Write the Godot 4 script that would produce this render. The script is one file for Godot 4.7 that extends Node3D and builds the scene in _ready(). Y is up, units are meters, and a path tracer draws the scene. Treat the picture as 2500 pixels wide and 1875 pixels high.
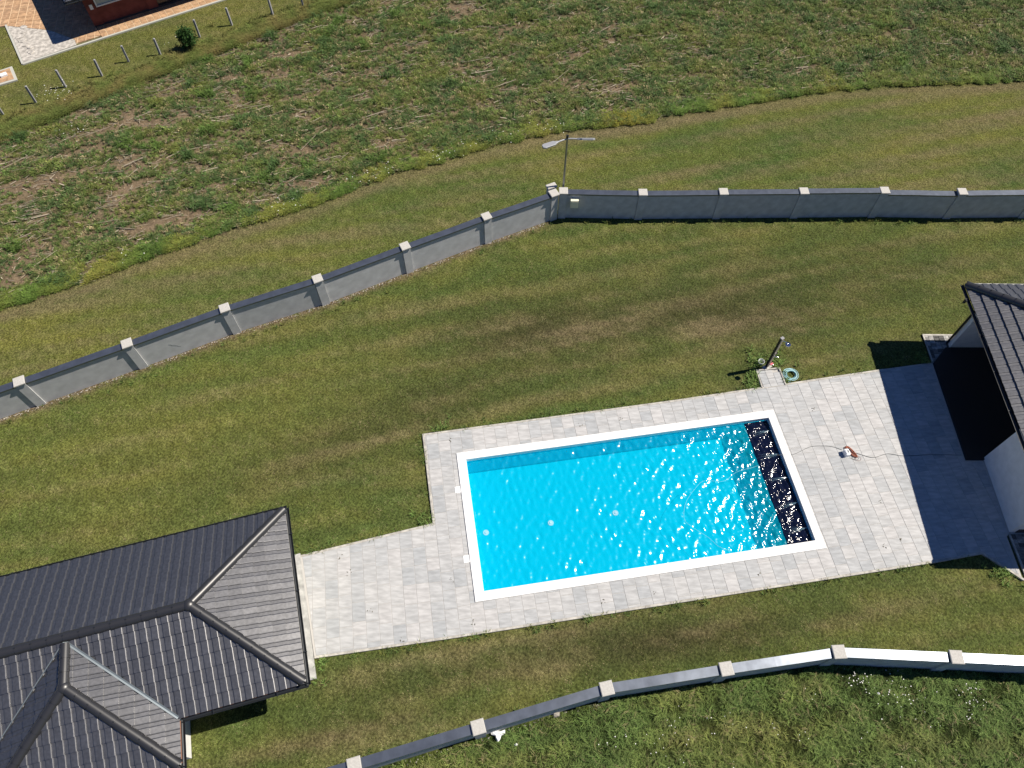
extends Node3D
# Garden with a swimming pool between two houses, seen from a drone. Metres, y up, ground at y = 0.

const CAM_H := 24.0
const CAM_PITCH := 58.6
const CAM_ROLL := 0.32
const CAM_FOV := 54.77
const UPV := Vector3(0, 1, 0)

var M := {}
var taken := {}
var rng := RandomNumberGenerator.new()
var cam: Camera3D
var cam_inv: Transform3D

# plan outlines, Vector2(x, z)
var far_left := [Vector2(-24.3, -10.42), Vector2(-20.93, -12.08), Vector2(-17.55, -13.74), Vector2(-14.17, -15.4), Vector2(-10.92, -17.05), Vector2(-7.6, -18.5), Vector2(-4.33, -20.2), Vector2(-1.1, -21.85), Vector2(1.72, -23.2)]
var far_right := [Vector2(2.13, -23.33), Vector2(5.49, -23.27), Vector2(8.91, -23.34), Vector2(12.33, -23.4), Vector2(15.77, -23.47), Vector2(19.05, -23.42), Vector2(22.4, -23.5), Vector2(25.8, -23.55)]
var near_posts := [Vector2(-7.6, -0.7), Vector2(-4.24, -1.64), Vector2(-0.89, -2.6), Vector2(2.76, -3.63), Vector2(6.26, -4.18), Vector2(9.64, -4.67), Vector2(13.05, -4.54), Vector2(16.5, -4.4), Vector2(20.0, -4.3)]
var verge_line := [Vector2(-60, -1.0), Vector2(-24, -16.4), Vector2(-20.69, -18.12), Vector2(-17.64, -19.45), Vector2(-15.6, -20.7), Vector2(-14.4, -21.2), Vector2(-11.99, -22.5), Vector2(-8.76, -23.98), Vector2(-7.42, -24.75), Vector2(-5.4, -26.0), Vector2(-3.55, -26.59), Vector2(-1.82, -27.5), Vector2(1.16, -28.57), Vector2(2.69, -28.97), Vector2(6.51, -29.5), Vector2(7.93, -30.16), Vector2(11.13, -30.89), Vector2(14.39, -31.64), Vector2(16.05, -32.02), Vector2(18.51, -32.35), Vector2(21.76, -32.56), Vector2(25.88, -32.85), Vector2(60, -33.5)]
var nb_line := [Vector2(-60, 3.0), Vector2(-24.24, -27.86), Vector2(-21.75, -29.91), Vector2(-18.7, -32.33), Vector2(-14.66, -35.21), Vector2(-12.69, -36.73), Vector2(-9.98, -38.62), Vector2(0, -45.6), Vector2(60, -90)]
var terrace := PackedVector2Array()
var paths: Array[PackedVector2Array] = []      # everything paved or built where no grass grows
var bare: Array[PackedVector2Array] = []

# pool frame
const P0 := Vector2(-1.98, -11.68)
var pU := Vector2(cos(deg_to_rad(9.06)), -sin(deg_to_rad(9.06)))
var pV := Vector2(sin(deg_to_rad(9.06)), cos(deg_to_rad(9.06)))
# left house frame
const L0 := Vector2(-7.01, -8.60)
var lU := Vector2(cos(deg_to_rad(15.6)), -sin(deg_to_rad(15.6)))
var lV := Vector2(sin(deg_to_rad(15.6)), cos(deg_to_rad(15.6)))
# right house frame
const R0 := Vector2(16.37, -17.12)
var rU := Vector2(cos(0.012), sin(0.012))
var rV := Vector2(-sin(0.012), cos(0.012))
# neighbour frame
const N0 := Vector2(-22.35, -36.83)
var nU := Vector2(cos(deg_to_rad(32.0)), -sin(deg_to_rad(32.0)))
var nV := Vector2(sin(deg_to_rad(32.0)), cos(deg_to_rad(32.0)))

var n_big := FastNoiseLite.new()
var n_mid := FastNoiseLite.new()
var n_fine := FastNoiseLite.new()
var n_row := FastNoiseLite.new()


func pool(u: float, v: float) -> Vector2: return P0 + pU * u + pV * v
func lh(u: float, v: float) -> Vector2: return L0 + lU * u + lV * v
func rh(u: float, v: float) -> Vector2: return R0 + rU * u + rV * v
func nb(u: float, v: float) -> Vector2: return N0 + nU * u + nV * v
func v3(p: Vector2, y := 0.0) -> Vector3: return Vector3(p.x, y, p.y)


func _ready() -> void:
	rng.seed = 7
	make_camera()
	make_light()
	make_noise()
	make_materials()
	make_outlines()
	make_ground()
	make_terrace()
	make_pool()
	make_walls()
	make_left_house()
	make_right_house()
	make_neighbour()
	make_lamp()
	make_shower()
	make_small_things()
	make_lawn_grass()
	make_field_plants()
	make_meadow()
	print("built in ", Time.get_ticks_msec(), " ms")


# ---------------------------------------------------------------- camera, sky, sun

func make_camera() -> void:
	cam = Camera3D.new()
	cam.name = "camera"
	cam.fov = CAM_FOV
	cam.near = 0.5
	cam.far = 600.0
	add_child(cam)
	cam.transform = Transform3D(Basis(Vector3.RIGHT, deg_to_rad(-CAM_PITCH)) * Basis(Vector3.BACK, deg_to_rad(CAM_ROLL)), Vector3(0, CAM_H, 0))
	cam_inv = cam.transform.affine_inverse()
	cam.current = true


func make_light() -> void:
	var sun := DirectionalLight3D.new()
	sun.name = "sun"
	sun.light_energy = 1.6
	sun.light_color = Color(1.0, 0.965, 0.91)
	sun.light_angular_distance = 0.53
	sun.shadow_enabled = true
	add_child(sun)
	sun.look_at_from_position(Vector3(0.755, 1.0, -0.165) * 60.0, Vector3.ZERO, UPV)
	var sky_mat := ProceduralSkyMaterial.new()
	sky_mat.sky_top_color = Color(0.17, 0.27, 0.45)
	sky_mat.sky_horizon_color = Color(0.40, 0.50, 0.62)
	sky_mat.sky_curve = 0.14
	sky_mat.ground_bottom_color = Color(0.22, 0.25, 0.15)
	sky_mat.ground_horizon_color = Color(0.40, 0.46, 0.46)
	sky_mat.sun_angle_max = 6.0
	sky_mat.sky_energy_multiplier = 1.0
	var sky := Sky.new()
	sky.sky_material = sky_mat
	var env := Environment.new()
	env.background_mode = Environment.BG_SKY
	env.sky = sky
	env.tonemap_mode = Environment.TONE_MAPPER_LINEAR
	env.tonemap_exposure = 1.35
	env.sdfgi_enabled = true
	env.ssao_enabled = true
	env.ssil_enabled = true
	var we := WorldEnvironment.new()
	we.name = "daylight"
	we.environment = env
	add_child(we)


func make_noise() -> void:
	for d in [[n_big, 0.11, 3], [n_mid, 0.55, 11], [n_fine, 2.4, 23], [n_row, 0.5, 31]]:
		var n: FastNoiseLite = d[0]
		n.noise_type = FastNoiseLite.TYPE_SIMPLEX_SMOOTH
		n.frequency = d[1]
		n.seed = d[2]
		n.fractal_octaves = 3


# ---------------------------------------------------------------- materials

func lin(r: float, g: float, b: float, a := 1.0) -> Color:
	var c := Color(r, g, b).linear_to_srgb()
	c.a = a
	return c


func noise_tex(freq: float, lo: float, hi: float, seed_: int, size := 512, kind := FastNoiseLite.TYPE_SIMPLEX_SMOOTH, oct := 4) -> NoiseTexture2D:
	var n := FastNoiseLite.new()
	n.noise_type = kind
	n.frequency = freq
	n.seed = seed_
	n.fractal_octaves = oct
	var t := NoiseTexture2D.new()
	t.width = size
	t.height = size
	t.seamless = true
	t.noise = n
	var g := Gradient.new()
	g.set_color(0, Color(lo, lo, lo))
	g.set_color(1, Color(hi, hi, hi))
	t.color_ramp = g
	return t


func mat(name_: String, r: float, g: float, b: float, rough := 0.8, metal := 0.0, spec := 0.5) -> StandardMaterial3D:
	var m := StandardMaterial3D.new()
	m.resource_name = name_
	m.albedo_color = lin(r, g, b)
	m.roughness = rough
	m.metallic = metal
	m.metallic_specular = spec
	M[name_] = m
	return m


func tri(m: StandardMaterial3D, tex: Texture2D, scale_: Vector3, offset := Vector3.ZERO) -> void:
	m.albedo_texture = tex
	m.uv1_triplanar = true
	m.uv1_world_triplanar = true
	m.uv1_scale = scale_
	m.uv1_offset = offset
	m.texture_filter = BaseMaterial3D.TEXTURE_FILTER_LINEAR_WITH_MIPMAPS


func relief(m: StandardMaterial3D, tex: Texture2D, cm: float) -> void:
	m.heightmap_enabled = true
	m.heightmap_texture = tex
	m.heightmap_scale = cm


func make_materials() -> void:
	var grain := noise_tex(0.03, 0.45, 1.0, 5, 512, FastNoiseLite.TYPE_SIMPLEX_SMOOTH, 5)
	var cloudy := noise_tex(0.008, 0.72, 1.0, 9, 512)
	var streak := noise_tex(0.012, 0.83, 1.0, 15, 512, FastNoiseLite.TYPE_SIMPLEX_SMOOTH, 5)
	var speck := noise_tex(0.09, 0.7, 1.0, 21, 512, FastNoiseLite.TYPE_SIMPLEX, 3)
	var m: StandardMaterial3D
	for nm in ["lawn_soil", "field_soil"]:
		m = mat(nm, 1, 1, 1, 1.0, 0.0, 0.2)
		m.vertex_color_use_as_albedo = true
		tri(m, grain if nm == "lawn_soil" else noise_tex(0.03, 0.62, 1.0, 6, 512, FastNoiseLite.TYPE_SIMPLEX_SMOOTH, 5), Vector3(0.55, 0.55, 0.55))
		relief(m, grain, 3.0)
	m = mat("blade", 1, 1, 1, 0.75, 0.0, 0.35)
	m.vertex_color_use_as_albedo = true
	m.backlight_enabled = true
	m.backlight = Color(0.32, 0.36, 0.16)
	m.cull_mode = BaseMaterial3D.CULL_DISABLED
	m = mat("straw", 1, 1, 1, 0.8, 0.0, 0.3)
	m.vertex_color_use_as_albedo = true
	m = mat("petal", 0.8, 0.8, 0.76, 0.8)
	m.cull_mode = BaseMaterial3D.CULL_DISABLED
	# paving: streaky pale concrete in a few casts of colour
	var tones := [[0.50, 0.505, 0.505], [0.465, 0.475, 0.48], [0.525, 0.525, 0.52], [0.43, 0.445, 0.455], [0.485, 0.49, 0.49], [0.535, 0.53, 0.525]]
	for i in tones.size():
		m = mat("paver_%d" % i, tones[i][0], tones[i][1], tones[i][2], 0.75, 0.0, 0.4)
		tri(m, streak, Vector3(0.28, 0.28, 1.15), Vector3(0.31 * i, 0.17, 0.43 * i))
		relief(m, speck, 0.15)
	m = mat("joint_sand", 0.44, 0.425, 0.40, 1.0)
	m = mat("kerb", 0.58, 0.555, 0.50, 0.8)
	tri(m, cloudy, Vector3(0.9, 0.9, 0.9))
	m = mat("slab", 0.50, 0.50, 0.475, 0.85)
	tri(m, cloudy, Vector3(0.6, 0.6, 0.6))
	for i in 5:
		var t: float = [0.42, 0.22, 0.12, 0.5, 0.3][i]
		m = mat("cobble_%d" % i, t, t * 0.98, t * 0.94, 0.85)
		tri(m, cloudy, Vector3(1.7, 1.7, 1.7), Vector3(0.2 * i, 0, 0.3 * i))
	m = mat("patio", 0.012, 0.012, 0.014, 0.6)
	# pool
	m = mat("coping", 0.86, 0.86, 0.85, 0.45)
	tri(m, noise_tex(0.01, 0.94, 1.0, 41), Vector3(0.5, 0.5, 0.5))
	m = mat("liner", 0.0, 0.50, 0.71, 0.7)
	m.specular_mode = BaseMaterial3D.SPECULAR_DISABLED
	m = mat("liner_wall", 0.0, 0.50, 0.71, 0.7)
	m.specular_mode = BaseMaterial3D.SPECULAR_DISABLED
	m = mat("bench", 0.004, 0.006, 0.02, 0.12)
	m = mat("fitting", 0.75, 0.78, 0.78, 0.4)
	m = mat("steel", 0.55, 0.55, 0.56, 0.3, 0.9)
	m = StandardMaterial3D.new()
	m.resource_name = "water"
	m.transparency = BaseMaterial3D.TRANSPARENCY_ALPHA
	m.albedo_color = lin(0.0, 0.50, 0.71, 0.36)
	m.roughness = 0.15
	m.metallic_specular = 0.5
	M["water"] = m
	m = mat("jet_water", 0.3, 0.5, 0.6, 0.12)
	m.transparency = BaseMaterial3D.TRANSPARENCY_ALPHA
	m.albedo_color.a = 0.06
	# walls
	m = mat("render_grey", 0.60, 0.61, 0.62, 0.9, 0.0, 0.3)
	tri(m, noise_tex(0.012, 0.85, 1.0, 63, 512, FastNoiseLite.TYPE_SIMPLEX_SMOOTH, 5), Vector3(0.35, 0.35, 0.35))
	relief(m, speck, 0.2)
	m = mat("cap_stone", 0.52, 0.505, 0.47, 0.85)
	tri(m, noise_tex(0.02, 0.88, 1.0, 61), Vector3(1.3, 1.3, 1.3))
	m = mat("coping_metal", 0.20, 0.225, 0.27, 0.33, 0.75, 0.5)
	tri(m, noise_tex(0.006, 0.85, 1.0, 44), Vector3(0.7, 0.7, 0.7))
	m = mat("crack", 0.03, 0.03, 0.03, 1.0)
	# houses
	m = mat("render_white", 0.78, 0.78, 0.77, 0.9, 0.0, 0.3)
	tri(m, noise_tex(0.01, 0.93, 1.0, 46), Vector3(0.5, 0.5, 0.5))
	for i in 3:
		var k: float = [0.225, 0.24, 0.21][i]
		m = mat("tile_%d" % i, k, k, k * 1.03, 0.43, 0.86, 0.6)
		m.clearcoat_enabled = true
		m.clearcoat = 0.5
		m.clearcoat_roughness = 0.42
		tri(m, noise_tex(0.02, 0.8, 1.0, 50 + i), Vector3(0.8, 0.8, 0.8))
	m = mat("tile_ridge", 0.022, 0.022, 0.024, 0.40, 0.0, 0.65)
	m = mat("deck", 0.02, 0.02, 0.022, 0.9)
	m = mat("gutter_dark", 0.02, 0.023, 0.027, 0.35, 0.2)
	m = mat("gutter_pale", 0.5, 0.5, 0.48, 0.4, 0.3)
	m = mat("flashing", 0.16, 0.19, 0.21, 0.45, 0.4)
	m = mat("terracotta", 0.24, 0.12, 0.075, 0.85)
	m = mat("soffit", 0.35, 0.35, 0.35, 0.9)
	m = mat("window_dark", 0.02, 0.022, 0.025, 0.1)
	m = mat("render_red", 0.25, 0.078, 0.062, 0.9, 0.0, 0.3)
	tri(m, cloudy, Vector3(0.5, 0.5, 0.5))
	m = mat("plinth_dark", 0.05, 0.04, 0.04, 0.9)
	m = mat("shutter", 0.42, 0.46, 0.46, 0.5)
	for i in 3:
		var q: Array = [[0.58, 0.36, 0.20], [0.53, 0.33, 0.19], [0.61, 0.39, 0.225]][i]
		m = mat("yard_tile_%d" % i, q[0], q[1], q[2], 0.8)
		tri(m, cloudy, Vector3(0.8, 0.8, 0.8), Vector3(0.3 * i, 0, 0))
	m = mat("yard_joint", 0.68, 0.55, 0.38, 0.9)
	m = mat("yard_concrete", 0.66, 0.62, 0.56, 0.9)
	tri(m, noise_tex(0.02, 0.62, 1.0, 57, 512, FastNoiseLite.TYPE_SIMPLEX_SMOOTH, 5), Vector3(0.35, 0.35, 0.35))
	m = mat("yard_edge", 0.42, 0.42, 0.38, 0.9)
	m = mat("old_concrete", 0.42, 0.42, 0.43, 0.95)
	tri(m, speck, Vector3(2.0, 2.0, 2.0))
	# small things
	m = mat("galvanised", 0.34, 0.34, 0.34, 0.4, 0.8)
	m = mat("lamp_grey", 0.36, 0.37, 0.39, 0.45, 0.3)
	m = mat("lamp_glass", 0.75, 0.75, 0.72, 0.2)
	m = mat("cream", 0.80, 0.78, 0.60, 0.6)
	m = mat("shower_black", 0.012, 0.012, 0.013, 0.35, 0.0)
	m = mat("shower_tan", 0.30, 0.26, 0.215, 0.4, 0.1)
	m = mat("chrome", 0.6, 0.6, 0.65, 0.15, 1.0)
	m = mat("pink", 0.62, 0.12, 0.16, 0.6)
	m = mat("white_plastic", 0.80, 0.81, 0.82, 0.5)
	m = mat("hose", 0.36, 0.58, 0.62, 0.5)
	m = mat("hose_stripe", 0.12, 0.30, 0.34, 0.5)
	m = mat("cord_orange", 0.42, 0.13, 0.07, 0.6)
	m = mat("cord_brown", 0.22, 0.08, 0.05, 0.6)
	m = mat("cord_grey", 0.10, 0.11, 0.12, 0.6)
	m = mat("cord_blue", 0.25, 0.55, 0.66, 0.6)
	m = mat("rubber", 0.015, 0.015, 0.016, 0.8)
	m = mat("stone", 0.45, 0.42, 0.36, 0.95)
	tri(m, cloudy, Vector3(3, 3, 3))
	m = mat("bark", 0.10, 0.07, 0.045, 0.95)


# ---------------------------------------------------------------- mesh building

class Shape:
	var v := PackedVector3Array()
	var n := PackedVector3Array()
	var c := PackedColorArray()
	var tint := Color.WHITE

	func tri(a: Vector3, b: Vector3, d: Vector3) -> void:      # counter-clockwise seen from outside
		var q := (b - a).cross(d - a)
		if q.length_squared() < 1e-14: return
		q = q.normalized()
		v.append(a); v.append(d); v.append(b)
		n.append(q); n.append(q); n.append(q)
		c.append(tint); c.append(tint); c.append(tint)

	func quad(a: Vector3, b: Vector3, d: Vector3, e: Vector3) -> void:
		tri(a, b, d); tri(a, d, e)

	func smooth(a: Vector3, b: Vector3, d: Vector3, na: Vector3, nb_: Vector3, nd: Vector3) -> void:
		v.append(a); v.append(d); v.append(b)
		n.append(na); n.append(nd); n.append(nb_)
		c.append(tint); c.append(tint); c.append(tint)

	func smooth_quad(a: Vector3, b: Vector3, d: Vector3, e: Vector3, na: Vector3, nb_: Vector3, nd: Vector3, ne: Vector3) -> void:
		smooth(a, b, d, na, nb_, nd); smooth(a, d, e, na, nd, ne)

	func box(lo: Vector3, hi: Vector3, t := Transform3D.IDENTITY) -> void:
		var p: Array[Vector3] = []
		for k in 8:
			p.append(t * Vector3(hi.x if k & 1 else lo.x, hi.y if k & 2 else lo.y, hi.z if k & 4 else lo.z))
		quad(p[4], p[5], p[7], p[6]); quad(p[1], p[0], p[2], p[3])
		quad(p[5], p[1], p[3], p[7]); quad(p[0], p[4], p[6], p[2])
		quad(p[6], p[7], p[3], p[2]); quad(p[0], p[1], p[5], p[4])

	func tube(pts: Array, r: float, sides := 6, closed := false, taper := 1.0) -> void:
		var rings := []
		var norms := []
		var count := pts.size()
		for i in count:
			var t: Vector3
			if closed:
				t = pts[(i + 1) % count] - pts[(i - 1 + count) % count]
			else:
				t = pts[mini(i + 1, count - 1)] - pts[maxi(i - 1, 0)]
			t = t.normalized()
			var side := t.cross(Vector3.UP)
			if side.length() < 0.05: side = t.cross(Vector3.RIGHT)
			side = side.normalized()
			var up := side.cross(t).normalized()
			var ring := []
			var nr := []
			var rr := r * lerpf(1.0, taper, float(i) / maxf(1.0, count - 1.0))
			for k in sides:
				var a := TAU * k / sides
				var d := side * cos(a) + up * sin(a)
				ring.append(pts[i] + d * rr)
				nr.append(d)
			rings.append(ring); norms.append(nr)
		var last := count if closed else count - 1
		for i in last:
			var j := (i + 1) % count
			for k in sides:
				var l := (k + 1) % sides
				smooth_quad(rings[i][k], rings[j][k], rings[j][l], rings[i][l], norms[i][k], norms[j][k], norms[j][l], norms[i][l])
		if not closed:
			for k in range(1, sides - 1):
				tri(rings[0][0], rings[0][k], rings[0][k + 1])
				tri(rings[count - 1][0], rings[count - 1][k + 1], rings[count - 1][k])

	func prism(poly: PackedVector2Array, y0: float, y1: float, bevel := 0.0) -> void:   # poly of (x, z), any winding
		var p := poly.duplicate()
		var area := 0.0
		for i in p.size(): area += p[i].cross(p[(i + 1) % p.size()])
		if area < 0.0: p.reverse()
		var count := p.size()
		var top := p
		var yb := y1
		if bevel > 0.0:
			top = PackedVector2Array()
			for i in count:
				var e0 := (p[i] - p[(i - 1 + count) % count]).normalized()
				var e1 := (p[(i + 1) % count] - p[i]).normalized()
				var m0 := Vector2(-e0.y, e0.x)
				var m1 := Vector2(-e1.y, e1.x)
				var s := (m0 + m1)
				s = s / maxf(0.3, 1.0 + m0.dot(m1))
				top.append(p[i] + s * bevel)
			yb = y1 - bevel * 0.8
		# in (x, z) a positive area runs clockwise seen from above
		for i in count:
			var j := (i + 1) % count
			quad(Vector3(p[j].x, y0, p[j].y), Vector3(p[i].x, y0, p[i].y), Vector3(p[i].x, yb, p[i].y), Vector3(p[j].x, yb, p[j].y))
			if bevel > 0.0:
				quad(Vector3(p[j].x, yb, p[j].y), Vector3(p[i].x, yb, p[i].y), Vector3(top[i].x, y1, top[i].y), Vector3(top[j].x, y1, top[j].y))
		var idx := Geometry2D.triangulate_polygon(top)
		for k in range(0, idx.size(), 3):
			var a := top[idx[k]]
			var b := top[idx[k + 1]]
			var d := top[idx[k + 2]]
			if (b - a).cross(d - a) > 0.0:
				var s := b
				b = d
				d = s
			tri(Vector3(a.x, y1, a.y), Vector3(b.x, y1, b.y), Vector3(d.x, y1, d.y))

	func mesh() -> ArrayMesh:
		var a := []
		a.resize(Mesh.ARRAY_MAX)
		a[Mesh.ARRAY_VERTEX] = v
		a[Mesh.ARRAY_NORMAL] = n
		a[Mesh.ARRAY_COLOR] = c
		var me := ArrayMesh.new()
		if v.size() > 0:
			me.add_surface_from_arrays(Mesh.PRIMITIVE_TRIANGLES, a)
		return me


func numbered(base: String) -> String:
	var k: int = taken.get(base, 0)
	taken[base] = k + 1
	return base if k == 0 else "%s_%03d" % [base, k]


func part(called: String, mesh_: Mesh, material: Material, parent: Node3D, at := Transform3D.IDENTITY) -> MeshInstance3D:
	var o := MeshInstance3D.new()
	o.name = called
	o.mesh = mesh_
	o.material_override = material
	o.transform = at
	parent.add_child(o, true)
	return o


func shape_part(called: String, s: Shape, material: Material, parent: Node3D) -> MeshInstance3D:
	return part(called, s.mesh(), material, parent)


func tag(o: Node3D, label: String, category: String, group := "") -> Node3D:
	o.set_meta("label", label)
	o.set_meta("category", category)
	if group: o.set_meta("group", group)
	return o


func thing(called: String, label: String, category: String, at := Vector3.ZERO, turn := 0.0, group := "") -> Node3D:
	var o := Node3D.new()
	o.name = numbered(called)
	add_child(o)
	o.position = at
	o.rotation.y = turn
	tag(o, label, category, group)
	return o


func single(called: String, s: Shape, material: Material, label: String, category: String, group := "") -> MeshInstance3D:
	var o := shape_part(numbered(called), s, material, self)
	tag(o, label, category, group)
	return o


func structure(called: String, s: Shape, material: Material, label: String, category: String) -> MeshInstance3D:
	var o := single(called, s, material, label, category)
	o.set_meta("kind", "structure")
	return o


func in_frame(p: Vector3, margin := 1.03) -> bool:
	var q := cam_inv * p
	if q.z > -0.5: return false
	var t := tan(deg_to_rad(CAM_FOV * 0.5))
	return absf(q.y / -q.z) < t * margin and absf(q.x / -q.z) < t * margin * 4.0 / 3.0


func line_z(line: Array, x: float) -> float:
	for i in line.size() - 1:
		if x <= line[i + 1].x:
			var t: float = (x - line[i].x) / (line[i + 1].x - line[i].x)
			return lerpf(line[i].y, line[i + 1].y, t)
	return line[line.size() - 1].y


func poly_of(points: Array) -> PackedVector2Array:
	var p := PackedVector2Array()
	for q in points: p.append(q)
	return p


func rect_in(frame: Callable, u0: float, v0: float, u1: float, v1: float) -> PackedVector2Array:
	return PackedVector2Array([frame.call(u0, v0), frame.call(u1, v0), frame.call(u1, v1), frame.call(u0, v1)])


# ---------------------------------------------------------------- outlines

func make_outlines() -> void:
	terrace = PackedVector2Array([pool(-1.13, -0.97), pool(8.3, -0.97), pool(16.6, -1.1), Vector2(16.22, -15.7), Vector2(16.19, -11.53), Vector2(16.85, -11.53), Vector2(16.85, -8.84), Vector2(16.7, -8.7), Vector2(16.72, -7.2), Vector2(16.16, -7.68), Vector2(15.66, -8.09), Vector2(14.03, -7.79), pool(-0.56, 6.35), pool(-5.13, 6.3), pool(-5.55, 2.93), pool(-1.09, 2.48)])
	paths.append(terrace)
	paths.append(PackedVector2Array([lh(-0.8, 0.6), lh(-0.15, 0.6), lh(-0.15, 4.66), lh(-0.8, 4.66)]))
	paths.append(PackedVector2Array([Vector2(9.3, -15.29), Vector2(10.25, -15.42), Vector2(10.38, -14.5), Vector2(9.4, -14.4)]))
	paths.append(PackedVector2Array([Vector2(16.2, -17.03), Vector2(24, -17.03), Vector2(24, -7), Vector2(16.15, -11.5)]))
	paths.append(PackedVector2Array([Vector2(16.66, -8.9), Vector2(26, -8.9), Vector2(26, 2.0), Vector2(16.72, -7.2)]))
	paths.append(PackedVector2Array([lh(-18, 0.5), lh(-0.55, 0.5), lh(-0.55, 4.7), lh(-3.9, 4.7), lh(-3.9, 5.9), lh(-7.8, 5.9), lh(-7.8, 4.7), lh(-18, 4.7)]))
	paths.append(PackedVector2Array([nb(-4.05, 1.16), nb(14, 1.16), nb(14, -9), nb(-6.5, -9), nb(-4.05, -2.75)]))
	paths.append(PackedVector2Array([Vector2(-26.14, -33.1), Vector2(-25.63, -33.45), Vector2(-24.97, -32.38), Vector2(-25.73, -31.96)]))
	for a in [Vector2(9.76, -15.46)]:
		paths.append(PackedVector2Array([a + Vector2(-0.2, -0.1), a + Vector2(0.22, -0.1), a + Vector2(0.22, 0.15), a + Vector2(-0.2, 0.15)]))


func paved(p: Vector2) -> bool:
	for q in paths:
		if Geometry2D.is_point_in_polygon(p, q): return true
	return false


func region(x: float, z: float) -> int:      # 0 lawn, 1 mown strip, 2 field, 3 neighbour's lawn, 4 meadow
	if z > line_z(near_posts, x) if x > -7.6 else false: return 4
	if x < 1.9:
		if z > line_z(far_left, x): return 0
	elif z > line_z(far_right, x): return 0
	if z > line_z(verge_line, x): return 1
	if z > line_z(nb_line, x): return 2
	return 3


func wall_gap(x: float, z: float) -> float:      # metres in front of the far wall on the left, else large
	if x > 1.6: return 99.0
	return (z - line_z(far_left, x)) * 0.895


func blob(x: float, z: float, cx: float, cz: float, rx: float, rz: float, turn: float) -> float:
	var d := Vector2(x - cx, z - cz).rotated(turn)
	var q := (d.x / rx) ** 2 + (d.y / rz) ** 2
	return exp(-q)


func mix3(a: Vector3, b: Vector3, t: float) -> Vector3:
	return a.lerp(b, clampf(t, 0.0, 1.0))


const GREEN := Vector3(0.152, 0.190, 0.055)
const LUSH := Vector3(0.122, 0.190, 0.048)
const DRY := Vector3(0.315, 0.250, 0.140)
const DARKT := Vector3(0.105, 0.105, 0.042)
const YELLOW := Vector3(0.270, 0.270, 0.068)
const SOIL := Vector3(0.27, 0.20, 0.13)
const FGREEN := Vector3(0.115, 0.185, 0.050)


func turf(x: float, z: float, reg: int) -> Vector3:
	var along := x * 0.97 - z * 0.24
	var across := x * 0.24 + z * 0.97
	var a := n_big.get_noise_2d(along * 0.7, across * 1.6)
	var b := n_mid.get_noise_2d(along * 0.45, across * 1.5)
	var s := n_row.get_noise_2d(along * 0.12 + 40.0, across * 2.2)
	var f := n_fine.get_noise_2d(x, z)
	var c := GREEN
	if reg == 1:
		c = mix3(LUSH, YELLOW, 0.5 + a * 0.7 + b * 0.4)
		c = mix3(c, DRY, 0.15 + s * 0.8 + f * 0.25)
		var g := z - line_z(verge_line, x)
		c = mix3(c, DRY, (1.0 - absf(g - 0.45) / 0.55) * 0.7)
	elif reg == 3:
		c = mix3(GREEN, YELLOW, 0.5 + a * 0.6 + b * 0.4)
		c = mix3(c, DRY, 0.1 + f * 0.4 + s * 0.3)
	elif reg == 4:
		c = mix3(LUSH, YELLOW, 0.1 + a * 0.5 + b * 0.5)
		c = mix3(c, DRY, b * 0.5 - 0.16)
	else:
		c = mix3(GREEN, LUSH, 0.35 + a * 0.8)
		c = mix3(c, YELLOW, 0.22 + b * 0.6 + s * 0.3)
		var brown := blob(x, z, 2.6, -17.3, 6.5, 2.1, 0.12) * 0.85 + blob(x, z, -3.8, -13.4, 3.6, 1.3, 0.3) * 0.75 + blob(x, z, -7.8, -11.2, 3.2, 1.2, 0.3) * 0.5 + blob(x, z, 9.5, -17.2, 4.0, 1.4, 0.0) * 0.5 + blob(x, z, 3.0, -4.9, 6.5, 0.7, 0.15) * 0.7 + blob(x, z, -5.0, -2.6, 3.0, 0.9, 0.3) * 0.5 + blob(x, z, 14.0, -20.0, 8.0, 2.6, 0.0) * 0.45 + blob(x, z, 6.0, -5.6, 10.0, 1.0, 0.12) * 0.45  # last two patches: darker turf, with lens falloff partly put into the colour
		c = mix3(c, DARKT, brown * (0.75 + a * 0.8))
		c = mix3(c, DRY, brown * (0.12 + s * 0.9 + b * 0.8))
		c = mix3(c, YELLOW, blob(x, z, -13.0, -12.0, 8.0, 3.0, 0.4) * 0.45)  # left side lighter: yellower grass, partly lens falloff put into the colour
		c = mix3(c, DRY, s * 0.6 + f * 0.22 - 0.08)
		c *= 1.0 + 0.06 * sin((across + a * 1.2) * TAU / 1.1)  # mowing stripes: light off the bent blades put into the grass colour
		var g2 := wall_gap(x, z)
		c = mix3(c, SOIL, (0.42 - g2 + f * 0.12) * 4.0)
	return c * (1.04 + f * 0.32)


func field_cover(x: float, z: float) -> float:      # share of the field's soil that weeds cover
	var along := x * 0.94 - z * 0.34
	var across := x * 0.34 + z * 0.94
	var a := n_mid.get_noise_2d(along * 0.5, across * 1.1)
	var b := n_row.get_noise_2d(along * 0.5, across * 1.9)
	return clampf(0.68 + 0.010 * x + a * 0.75 + b * 0.45 + n_fine.get_noise_2d(x, z) * 0.25, 0.0, 1.0)


func ground_color(x: float, z: float) -> Vector3:
	var r := region(x, z)
	if r == 2:
		var f := n_fine.get_noise_2d(x * 0.7, z * 0.7)
		return mix3(SOIL * (0.95 + f * 0.35), Vector3(0.10, 0.105, 0.045), field_cover(x, z) * 0.75)
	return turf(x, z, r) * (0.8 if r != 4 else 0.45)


# ---------------------------------------------------------------- ground

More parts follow.
